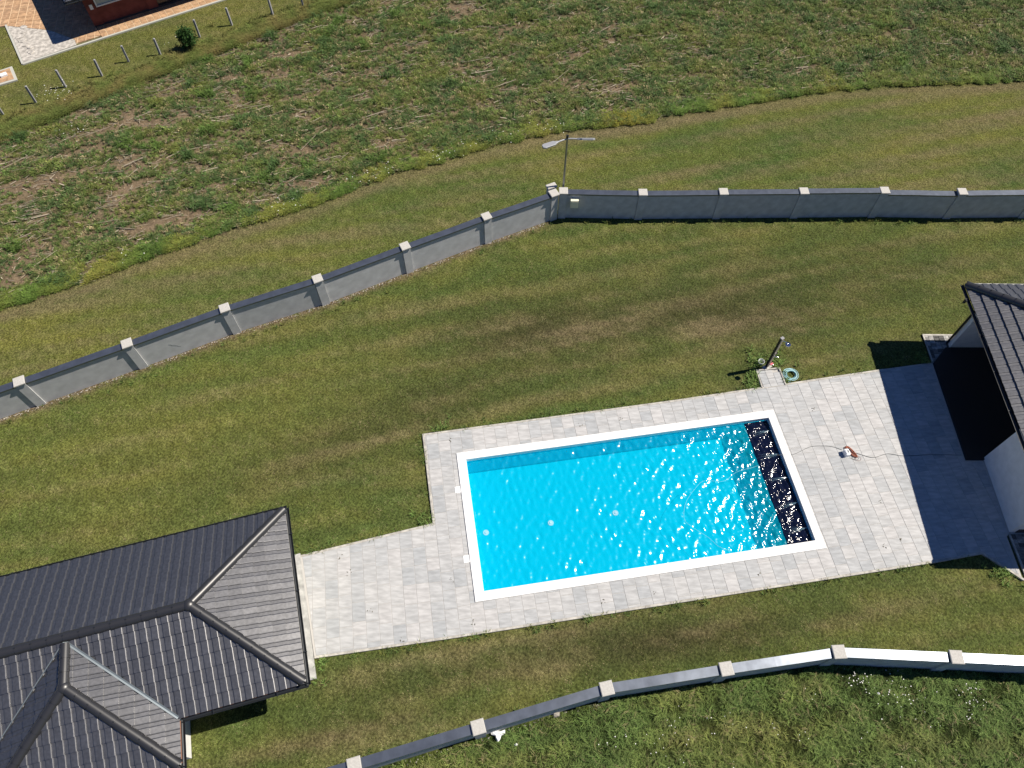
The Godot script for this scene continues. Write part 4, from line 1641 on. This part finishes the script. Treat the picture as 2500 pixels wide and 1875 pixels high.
	# the cleaner's floating cable
	pth = [Vector2(9.45, -11.66), Vector2(8.8, -11.35), Vector2(8.0, -11.1), Vector2(7.5, -10.75), Vector2(6.8, -10.75), Vector2(6.4, -10.4), Vector2(6.05, -9.9), Vector2(5.95, -9.3), Vector2(6.3, -8.95), Vector2(6.65, -8.7), Vector2(7.0, -8.35), Vector2(7.4, -8.2)]
	pts3 = smooth_path(pth, -0.115)
	for i in pts3.size():
		var w: Vector2 = Vector2(pts3[i].x, pts3[i].z) - P0
		pts3[i].y = -0.112 + wave(w.dot(pU), w.dot(pV))
	pts3[0].y = 0.1
	lead = Shape.new()
	lead.tube(pts3, 0.005, 5)
	single("cable", lead, M.cord_blue, "pale blue cable floating in a curve on the pool water", "cable")
	# crumpled white sheet by the near wall
	var sheet := Shape.new()
	var outline := [Vector2(-0.2, -0.1), Vector2(-0.06, -0.14), Vector2(0.08, -0.12), Vector2(0.2, -0.16), Vector2(0.21, -0.06), Vector2(0.1, 0.0), Vector2(0.06, 0.11), Vector2(0.0, 0.17), Vector2(-0.05, 0.1), Vector2(-0.07, 0.0), Vector2(-0.18, -0.02)]
	var rings := []
	for k in 4:
		var ring := []
		for q in outline:
			var sc := 1.0 - k * 0.28
			var e: Vector2 = q * sc + Vector2(0.01, -0.03) * (1.0 - sc)
			ring.append(Vector3(e.x * 1.05, 0.02 + 0.05 * (1.0 if k > 0 else 0.0) + r.randf_range(0.0, 0.045), e.y * 1.05))
		rings.append(ring)
	for k in 3:
		for i in outline.size():
			var j := (i + 1) % outline.size()
			sheet.quad(rings[k][j], rings[k][i], rings[k + 1][i], rings[k + 1][j])
	for i in outline.size():
		var j := (i + 1) % outline.size()
		sheet.tri(rings[3][j], rings[3][i], Vector3(0.01, 0.09, -0.03))
		sheet.quad(Vector3(rings[0][i].x, -0.02, rings[0][i].z), rings[0][i], rings[0][j], Vector3(rings[0][j].x, -0.02, rings[0][j].z))
	var so := single("plastic_sheet", sheet, M.white_plastic, "crumpled white sheet lying in grass at the near wall", "sheet")
	so.position = Vector3(-0.36, 0.05, -2.52)
	# stones and scraps
	var labels := ["pale stone lying at the foot of the near wall", "small white scrap in the grass below the crumpled sheet", "small white scrap in rough grass below the shiny coping"]
	var spots := [Vector3(1.37, 0.03, -3.1), Vector3(0.18, 0.05, -2.29), Vector3(11.11, 0.05, -3.74)]
	for k in 3:
		var st := Shape.new()
		var m := 9
		var rad := [0.13, 0.06, 0.06][k] as float
		var lo := []
		var hi := []
		for i in m:
			var a := TAU * i / m
			var f := r.randf_range(0.75, 1.15)
			lo.append(Vector3(cos(a) * rad * f, -0.04, sin(a) * rad * f * 0.8))
			hi.append(Vector3(cos(a) * rad * f * 0.7, rad * r.randf_range(0.5, 0.8), sin(a) * rad * f * 0.55))
		for i in m:
			var j := (i + 1) % m
			st.quad(lo[j], lo[i], hi[i], hi[j])
			st.tri(hi[j], hi[i], Vector3(0, rad * 0.85, 0))
		var o := single("stone" if k == 0 else "scrap", st, M.stone if k == 0 else M.white_plastic, labels[k], "stone" if k == 0 else "scrap")
		o.position = spots[k]
	# dead leaves blown onto the terrace
	var leaf := Shape.new()
	leaf.quad(Vector3(-1, 0.1, 0), Vector3(0, 0.0, 0.45), Vector3(1, 0.15, 0), Vector3(0, 0.25, -0.4))
	var lb := PackedFloat32Array()
	var ln := 0
	for q in [[-4.45, -6.1], [-5.3, -7.35], [-5.62, -7.9], [-1.2, -5.75], [-3.4, -5.2], [-3.1, -5.0], [3.0, -6.45], [4.6, -6.75], [12.4, -8.3], [13.1, -8.55], [-2.2, -12.2], [2.5, -12.85], [4.0, -13.1], [11.2, -13.6], [12.8, -9.9], [-1.9, -7.1], [8.1, -7.4]]:
		for i in 4:
			put(lb, Vector3(q[0] + r.randfn() * 0.05, 0.086, q[1] + r.randfn() * 0.05), r.randf() * TAU, r.randf_range(0.015, 0.04), 1.0, Vector3(0.12, 0.11, 0.08) * r.randf_range(0.6, 1.4), 0.0)
			ln += 1
	scatter("leaf_litter", leaf.mesh(), M.straw, lb, ln, "few dark dead leaves lying on the pale terrace", "leaves")
	# rubble and mortar crumbs along the walls
	var pebble := Shape.new()
	for f in [[0, 1, 2], [0, 2, 3], [0, 3, 4], [0, 4, 1], [5, 2, 1], [5, 3, 2], [5, 4, 3], [5, 1, 4]]:
		var pv := [Vector3(0, 0.6, 0), Vector3(1, 0, 0.1), Vector3(0.1, 0.05, 1), Vector3(-0.9, 0, -0.1), Vector3(0, 0.1, -1), Vector3(0, -0.5, 0)]
		pebble.tri(pv[f[0]], pv[f[2]], pv[f[1]])
	var buf := PackedFloat32Array()
	var count := 0
	for k in 1100:
		var x := r.randf_range(-19.5, 1.4)
		var z := line_z(far_left, x) + 0.13 + absf(r.randfn(0.0, 0.07))
		var g := r.randf_range(0.2, 0.5)
		if k % 5 == 0:
			x = r.randf_range(-6.5, 3.2)
			z = line_z(near_posts, x) + 0.13 + absf(r.randfn(0.0, 0.12))
			g *= 0.9
		put(buf, Vector3(x, 0.0, z), r.randf() * TAU, r.randf_range(0.008, 0.028), 1.0, Vector3(g, g * 0.93, g * 0.84), 0.0)
		count += 1
	scatter("rubble", pebble.mesh(), M.straw, buf, count, "pale mortar crumbs and pebbles along the foot of the grey walls", "rubble")


# ---------------------------------------------------------------- plants

func put(buf: PackedFloat32Array, p: Vector3, turn: float, size: float, tall: float, c: Vector3, lean: float) -> void:
	var ca := cos(turn) * size
	var sa := sin(turn) * size
	var h := size * tall
	buf.append_array(PackedFloat32Array([ca, lean * h, sa, p.x, 0.0, h, 0.0, p.y, -sa, lean * 0.6 * h, ca, p.z, c.x, c.y, c.z, 1.0]))


func scatter(called: String, mesh_: Mesh, material: Material, buf: PackedFloat32Array, count: int, label: String, category: String) -> void:
	var mm := MultiMesh.new()
	mm.transform_format = MultiMesh.TRANSFORM_3D
	mm.use_colors = true
	mm.mesh = mesh_
	mm.instance_count = count
	mm.buffer = buf
	var o := MultiMeshInstance3D.new()
	o.name = numbered(called)
	o.multimesh = mm
	o.material_override = material
	add_child(o, true)
	tag(o, label, category)
	o.set_meta("kind", "stuff")
	print(called, " ", count)


func tuft(blades: int, spread: float, lo: float, hi: float, wide: float, lean: float, seed_: int, bent: bool) -> ArrayMesh:
	var r := RandomNumberGenerator.new()
	r.seed = seed_
	var s := Shape.new()
	for k in blades:
		var a := r.randf() * TAU
		var d := Vector3(cos(a), 0, sin(a))
		var base := Vector3(r.randfn(0, 0.5), 0, r.randfn(0, 0.5)) * spread
		var h := r.randf_range(lo, hi)
		var side := Vector3(-d.z, 0, d.x) * wide * r.randf_range(0.7, 1.3)
		var out := d * h * lean * r.randf_range(0.5, 1.4)
		var g := r.randf_range(0.72, 1.3)
		s.tint = Color(g * r.randf_range(0.9, 1.12), g, g * r.randf_range(0.85, 1.1))
		base.y = -0.015
		if bent:
			var m := base + UPV * h * 0.72 + out * 0.42
			var tip := base + UPV * h * 0.85 + out * 1.05
			s.quad(base - side, base + side, m + side * 0.8, m - side * 0.8)
			s.tri(m - side * 0.8, m + side * 0.8, tip)
		else:
			s.tri(base - side, base + side, base + UPV * h + out)
	return s.mesh()


func make_lawn_grass() -> void:
	var r := RandomNumberGenerator.new()
	r.seed = 101
	var bufs := [PackedFloat32Array(), PackedFloat32Array()]
	var counts := [0, 0]
	var edge := PackedFloat32Array()
	var edge_n := 0
	var pick := 0
	for k in 760000:
		var x := r.randf_range(-33.0, 33.0)
		var z := r.randf_range(-48.0, 2.0)
		if not in_frame(Vector3(x, 0, z), 1.2): continue
		var reg := region(x, z)
		if reg == 2 or reg == 4: continue
		var p := Vector2(x, z)
		if paved(p): continue
		var g := wall_gap(x, z)
		if g < 0.3 and g > -0.12: 
			if r.randf() < 0.93: continue
		if x > 1.8 and absf(z - line_z(far_right, x)) < 0.14: continue
		if reg == 0 and x > -7.6 and absf(z - line_z(near_posts, x)) < 0.14: continue
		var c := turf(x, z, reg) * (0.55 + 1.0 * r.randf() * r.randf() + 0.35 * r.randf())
		if r.randf() < 0.09: c = mix3(c, DRY * 1.25, 0.7)
		pick = 1 - pick
		put(bufs[pick], Vector3(x, 0.0, z), r.randf() * TAU, r.randf_range(0.75, 1.35), r.randf_range(0.7, 1.3), c, r.randf_range(-0.25, 0.25))
		counts[pick] += 1
	scatter("lawn_grass", tuft(9, 0.05, 0.016, 0.036, 0.0085, 2.0, 1, false), M.blade, bufs[0], counts[0], "short mown grass covering the garden lawn", "grass")
	scatter("mown_grass", tuft(10, 0.055, 0.012, 0.03, 0.0085, 2.4, 2, false), M.blade, bufs[1], counts[1], "short mixed green and dry grass of the lawns", "grass")
	# longer unmown grass along kerbs, walls and posts
	var lines := []
	for i in terrace.size():
		if i in [3, 4, 5, 6, 7, 8]: continue
		lines.append([terrace[i], terrace[(i + 1) % terrace.size()], 0.09, 26.0])
	lines.append([Vector2(2.3, -22.95), Vector2(25, -23.2), 0.1, 9.0])
	lines.append([Vector2(2.3, -23.7), Vector2(25, -23.75), 0.1, 14.0])
	lines.append([lh(-0.1, 4.72), lh(-0.9, 4.72), 0.1, 30.0])
	lines.append([lh(0.0, 0.5), lh(-1.2, 0.45), 0.1, 30.0])
	for i in far_left.size() - 1:
		lines.append([far_left[i] + Vector2(-0.1, -0.2), far_left[i + 1] + Vector2(-0.1, -0.2), 0.1, 12.0])
		lines.append([far_left[i] + Vector2(0.2, 0.42), far_left[i + 1] + Vector2(0.2, 0.42), 0.12, 5.0])
	for i in range(1, near_posts.size() - 1):
		lines.append([near_posts[i] + Vector2(0, -0.2), near_posts[i + 1] + Vector2(0, -0.2), 0.08, 12.0])
	for q in lines:
		var a: Vector2 = q[0]
		var b: Vector2 = q[1]
		var n := int(a.distance_to(b) * q[3])
		for k in n:
			var t := r.randf()
			var clump := n_fine.get_noise_2d(a.x + t * a.distance_to(b) * 0.7, a.y * 3.0)
			if r.randf() > 0.35 + clump * 1.4: continue
			var p := a.lerp(b, t) + Vector2(r.randfn(), r.randfn()) * float(q[2])
			if paved(p): continue
			var c := LUSH * r.randf_range(0.8, 1.5)
			if r.randf() < 0.25: c = mix3(c, YELLOW, 0.7)
			put(edge, v3(p), r.randf() * TAU, r.randf_range(0.5, 1.3), r.randf_range(0.7, 1.2), c * 0.8, r.randf_range(-0.2, 0.2))
			edge_n += 1
	for q in [[Vector2(9.45, -15.75), 26, 0.22], [Vector2(10.15, -15.62), 26, 0.25], [Vector2(9.2, -14.9), 22, 0.14], [Vector2(-2.75, -9.1), 26, 0.2], [Vector2(10.4, -14.75), 10, 0.1], [Vector2(16.0, -15.85), 20, 0.2], [Vector2(16.2, -7.5), 24, 0.3], [Vector2(9.0, -14.55), 26, 0.2], [Vector2(-6.1, -4.4), 26, 0.25], [Vector2(-2.4, -12.7), 14, 0.2]]:
		for k in q[1]:
			var p: Vector2 = q[0] + Vector2(r.randfn(), r.randfn()) * float(q[2])
			if paved(p): continue
			put(edge, v3(p), r.randf() * TAU, r.randf_range(0.8, 1.6), r.randf_range(0.8, 1.4), LUSH * r.randf_range(0.9, 1.8), r.randf_range(-0.2, 0.2))
			edge_n += 1
	for k in 5200:
		var x := r.randf_range(-20.0, 24.0)
		var z := r.randf_range(-33.0, -1.0)
		if not in_frame(Vector3(x, 0, z), 1.02): continue
		var reg := region(x, z)
		if reg > 1 or paved(Vector2(x, z)) or wall_gap(x, z) < 0.5 and wall_gap(x, z) > -0.3: continue
		if n_mid.get_noise_2d(x * 1.3 + 17.0, z * 1.3) < 0.0 and r.randf() < 0.75: continue
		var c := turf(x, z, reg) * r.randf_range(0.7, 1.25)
		if r.randf() < 0.45: c = mix3(c, LUSH * 1.15, 0.6)
		put(edge, Vector3(x, -0.01, z), r.randf() * TAU, r.randf_range(0.25, 0.6), r.randf_range(0.45, 0.8), c, r.randf_range(-0.3, 0.3))
		edge_n += 1
	scatter("edge_grass", tuft(12, 0.06, 0.1, 0.2, 0.007, 0.8, 3, true), M.blade, edge, edge_n, "longer grass tufts fringing the terrace kerbs and walls", "grass")


func make_field_plants() -> void:
	var r := RandomNumberGenerator.new()
	r.seed = 202
	var weeds := PackedFloat32Array()
	var wn := 0
	var herbs := PackedFloat32Array()
	var hn := 0
	for k in 290000:
		var x := r.randf_range(-31.0, 31.0)
		var z := r.randf_range(-49.0, -16.0)
		if not in_frame(Vector3(x, 0, z), 1.2): continue
		if region(x, z) != 2: continue
		var cover := field_cover(x, z)
		if r.randf() > cover * 1.0 + 0.03: continue
		var tone := n_mid.get_noise_2d(x * 0.8 + 90.0, z * 0.8)
		var c := mix3(FGREEN, Vector3(0.21, 0.23, 0.055), 0.2 + tone * 0.9 + r.randfn() * 0.15)
		c = mix3(c, Vector3(0.085, 0.14, 0.055), tone * -1.2)
		if r.randf() < 0.19: c = mix3(c, DRY * 1.15, 0.8)
		c *= 0.35 + 0.75 * r.randf() + 0.3 * r.randf()
		var size := r.randf_range(0.5, 1.0) * (0.55 + cover * 0.75)
		if r.randf() < 0.6:
			put(weeds, Vector3(x, 0, z), r.randf() * TAU, size, r.randf_range(0.6, 1.2), c, r.randf_range(-0.3, 0.3))
			wn += 1
		else:
			put(herbs, Vector3(x, 0, z), r.randf() * TAU, size, r.randf_range(0.7, 1.2), c, r.randf_range(-0.2, 0.2))
			hn += 1
	# tall clumps standing out of the weeds
	for k in 160:
		var x := r.randf_range(-26.0, 27.0)
		var z := r.randf_range(-46.0, -18.0)
		if region(x, z) != 2 or not in_frame(Vector3(x, 0, z)): continue
		var bright := Vector3(0.105, 0.18, 0.04) if r.randf() < 0.5 else Vector3(0.08, 0.145, 0.045)
		for i in 16:
			var p := Vector2(x, z) + Vector2(r.randfn(), r.randfn()) * 0.22
			put(weeds, v3(p), r.randf() * TAU, r.randf_range(0.9, 1.6), r.randf_range(0.9, 1.3), bright * r.randf_range(0.75, 1.3), r.randf_range(-0.3, 0.3))
			wn += 1
	# verge: a dense lush band along the field's edge
	for k in 26000:
		var x := r.randf_range(-27.0, 29.0)
		var z := line_z(verge_line, x) - absf(r.randfn(0.0, 0.42)) + 0.05 + n_mid.get_noise_2d(x * 2.0, 5.0) * 0.22
		if n_fine.get_noise_2d(x * 0.8, z * 0.8) < -0.1 + 0.25 * n_mid.get_noise_2d(x * 0.5, 80.0): continue
		if not in_frame(Vector3(x, 0, z), 1.2): continue
		var c := mix3(Vector3(0.12, 0.20, 0.04), Vector3(0.25, 0.25, 0.055), 0.3 + n_mid.get_noise_2d(x * 0.6, 33.0) * 1.1)
		c = mix3(c, Vector3(0.30, 0.25, 0.04), blob(x, z, 5.1, -29.6, 1.1, 0.7, 0.0) * 0.8)
		put(weeds, Vector3(x, 0, z), r.randf() * TAU, r.randf_range(0.35, 1.2), r.randf_range(0.45, 1.05), c * r.randf_range(0.5, 1.6), r.randf_range(-0.3, 0.3))
		wn += 1
	# rank growth along the fence posts
	for k in 9000:
		var x := r.randf_range(-27.0, -7.0)
		var z := line_z(nb_line, x) - 0.2 - absf(r.randfn(0.0, 0.7)) + 0.3
		if not in_frame(Vector3(x, 0, z), 1.2): continue
		var c := mix3(Vector3(0.14, 0.18, 0.045), Vector3(0.22, 0.19, 0.07), 0.35 + n_mid.get_noise_2d(x, z) * 1.2)
		put(weeds, Vector3(x, 0, z), r.randf() * TAU, r.randf_range(0.7, 1.4), r.randf_range(0.6, 1.1), c * r.randf_range(0.65, 1.3), r.randf_range(-0.2, 0.2))
		wn += 1
	scatter("field_weeds", tuft(14, 0.10, 0.10, 0.26, 0.010, 0.75, 5, true), M.blade, weeds, wn, "grassy weeds covering the field and its verges", "weeds")
	var leafy := Shape.new()
	var rr := RandomNumberGenerator.new()
	rr.seed = 8
	for k in 18:
		var a := rr.randf() * TAU
		var d := Vector3(cos(a), rr.randf_range(0.1, 0.9), sin(a)).normalized()
		var b := Vector3(rr.randfn(), 0, rr.randfn()) * 0.05 + UPV * rr.randf() * 0.12
		var side := d.cross(UPV).normalized() * 0.028
		var ln := rr.randf_range(0.07, 0.15)
		var g := rr.randf_range(0.75, 1.3)
		leafy.tint = Color(g, g, g)
		leafy.quad(b, b + d * ln * 0.5 + side, b + d * ln, b + d * ln * 0.5 - side)
	scatter("field_herbs", leafy.mesh(), M.blade, herbs, hn, "broad leaved herbs among the stubble of the field", "weeds")
	# stalks left from the harvest, mostly along the rows
	var stalk := Shape.new()
	stalk.box(Vector3(-0.5, 0.0, -0.5), Vector3(0.5, 1.0, 0.5))
	var buf := PackedFloat32Array()
	var n := 0
	for k in 26000:
		var x := r.randf_range(-30.0, 30.0)
		var z := r.randf_range(-47.0, -16.0)
		if region(x, z) != 2 or not in_frame(Vector3(x, 0, z), 1.2): continue
		if n_row.get_noise_2d(x * 0.35, z * 1.3 + x * 0.4) < -0.12 and r.randf() < 0.7: continue
		var ln := r.randf_range(0.1, 0.35) if r.randf() < 0.78 else r.randf_range(0.4, 1.3)
		var th := r.randf_range(0.008, 0.017)
		var a := 0.33 + r.randfn() * (0.28 if ln > 0.4 else 0.7)
		var tilt := r.randfn() * 0.10
		var bx := Basis(UPV, a) * Basis(Vector3(0, 0, 1), tilt)
		var ex := bx.x * ln
		var ey := bx.y * th
		var ez := bx.z * th * (1.0 if r.randf() < 0.8 else 2.4)
		var g := r.randf_range(0.2, 0.5)
		buf.append_array(PackedFloat32Array([ex.x, ey.x, ez.x, x, ex.y, ey.y, ez.y, r.randf_range(0.02, 0.11), ex.z, ey.z, ez.z, z, g, g * 0.86, g * 0.64, 1.0]))
		n += 1
	scatter("stubble", stalk.mesh(), M.straw, buf, n, "dry straw stalks strewn over the field", "straw")
	# clods
	var clod := Shape.new()
	for f in [[0, 1, 2], [0, 2, 3], [0, 3, 4], [0, 4, 1]]:
		var pv := [Vector3(0.1, 0.55, 0), Vector3(1, -0.2, 0.1), Vector3(0.1, -0.2, 0.9), Vector3(-0.9, -0.2, -0.1), Vector3(0, -0.2, -1)]
		clod.tri(pv[f[0]], pv[f[2]], pv[f[1]])
	buf = PackedFloat32Array()
	n = 0
	for k in 26000:
		var x := r.randf_range(-30.0, 30.0)
		var z := r.randf_range(-47.0, -16.0)
		if region(x, z) != 2 or not in_frame(Vector3(x, 0, z), 1.2): continue
		if field_cover(x, z) > 0.6: continue
		put(buf, Vector3(x, n_fine.get_noise_2d(x * 0.6, z * 0.6) * 0.07, z), r.randf() * TAU, r.randf_range(0.02, 0.07), 1.0, SOIL * r.randf_range(0.7, 1.25), 0.0)
		n += 1
	scatter("soil_clods", clod.mesh(), M.straw, buf, n, "crumbly brown clods of soil in the field", "soil")


func make_meadow() -> void:
	var r := RandomNumberGenerator.new()
	r.seed = 303
	var buf := PackedFloat32Array()
	var n := 0
	var short := PackedFloat32Array()
	var sn := 0
	for k in 110000:
		var x := r.randf_range(-7.5, 21.0)
		var z := r.randf_range(-5.0, 3.0)
		if not in_frame(Vector3(x, 0, z), 1.4) or region(x, z) != 4: continue
		var gap := z - line_z(near_posts, x)
		if gap < 0.16: continue
		if x < 2.6 and gap < 0.3 and r.randf() < 0.8: continue
		var c := turf(x, z, 4) * r.randf_range(0.55, 1.5)
		var bare_spot := n_mid.get_noise_2d(x * 1.6 + 7.0, z * 1.6)
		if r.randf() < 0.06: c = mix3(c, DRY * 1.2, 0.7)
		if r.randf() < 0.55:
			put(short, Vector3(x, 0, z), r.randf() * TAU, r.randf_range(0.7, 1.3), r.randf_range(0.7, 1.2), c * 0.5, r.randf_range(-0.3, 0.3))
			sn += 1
		elif r.randf() < 0.62 - bare_spot * 1.2:
			put(buf, Vector3(x, 0, z), r.randf() * TAU, r.randf_range(0.5, 1.15), r.randf_range(0.6, 1.2), c, r.randf_range(-0.35, 0.35))
			n += 1
	scatter("meadow_grass", tuft(10, 0.07, 0.12, 0.26, 0.0075, 0.95, 9, true), M.blade, buf, n, "long tangled blades of the rough grass by the near wall", "grass")
	scatter("meadow_turf", tuft(10, 0.07, 0.05, 0.11, 0.008, 0.9, 10, false), M.blade, short, sn, "dense low grass under the long blades", "grass")
	# white blossoms in meadow, verges and along the fence
	var flower := Shape.new()
	for k in 6:
		var a := TAU * k / 6
		var b := TAU * (k + 1) / 6
		flower.tri(Vector3(0, 0.25, 0), Vector3(cos(b), 0.0, sin(b)), Vector3(cos(a), 0.1, sin(a)))
	buf = PackedFloat32Array()
	n = 0
	var spots := []
	for k in 22:
		var x := r.randf_range(2.0, 16.0)
		spots.append([Vector2(x, r.randf_range(line_z(near_posts, x) + 0.5, -1.6)), 4, 0.18, 0.16])
	spots.append([Vector2(11.8, -3.75), 40, 0.45, 0.2])
	spots.append([Vector2(10.4, -4.1), 26, 0.2, 0.3])
	spots.append([Vector2(13.9, -3.7), 26, 0.25, 0.3])
	spots.append([Vector2(-22.5, -31.0), 34, 0.55, 0.5])
	spots.append([Vector2(-17.6, -35.2), 9, 0.3, 0.5])
	spots.append([Vector2(-20.8, -28.6), 20, 0.4, 0.2])
	for k in 12:
		var x := r.randf_range(-18.0, 3.0)
		spots.append([Vector2(x, line_z(verge_line, x) - 0.3), 7, 0.35, 0.25])
	for q in spots:
		for i in q[1]:
			var p: Vector2 = q[0] + Vector2(r.randfn(), r.randfn() * 0.8) * float(q[2])
			if not in_frame(v3(p)) or paved(p): continue
			put(buf, v3(p, q[3] * r.randf_range(0.6, 1.2)), r.randf() * TAU, r.randf_range(0.008, 0.018) * (1.5 if p.y < -20.0 else 1.0), 1.0, Vector3.ONE, r.randf_range(-0.4, 0.4))
			n += 1
	scatter("white_flowers", flower.mesh(), M.petal, buf, n, "tiny white blossoms in the rough grass and verges", "flowers")
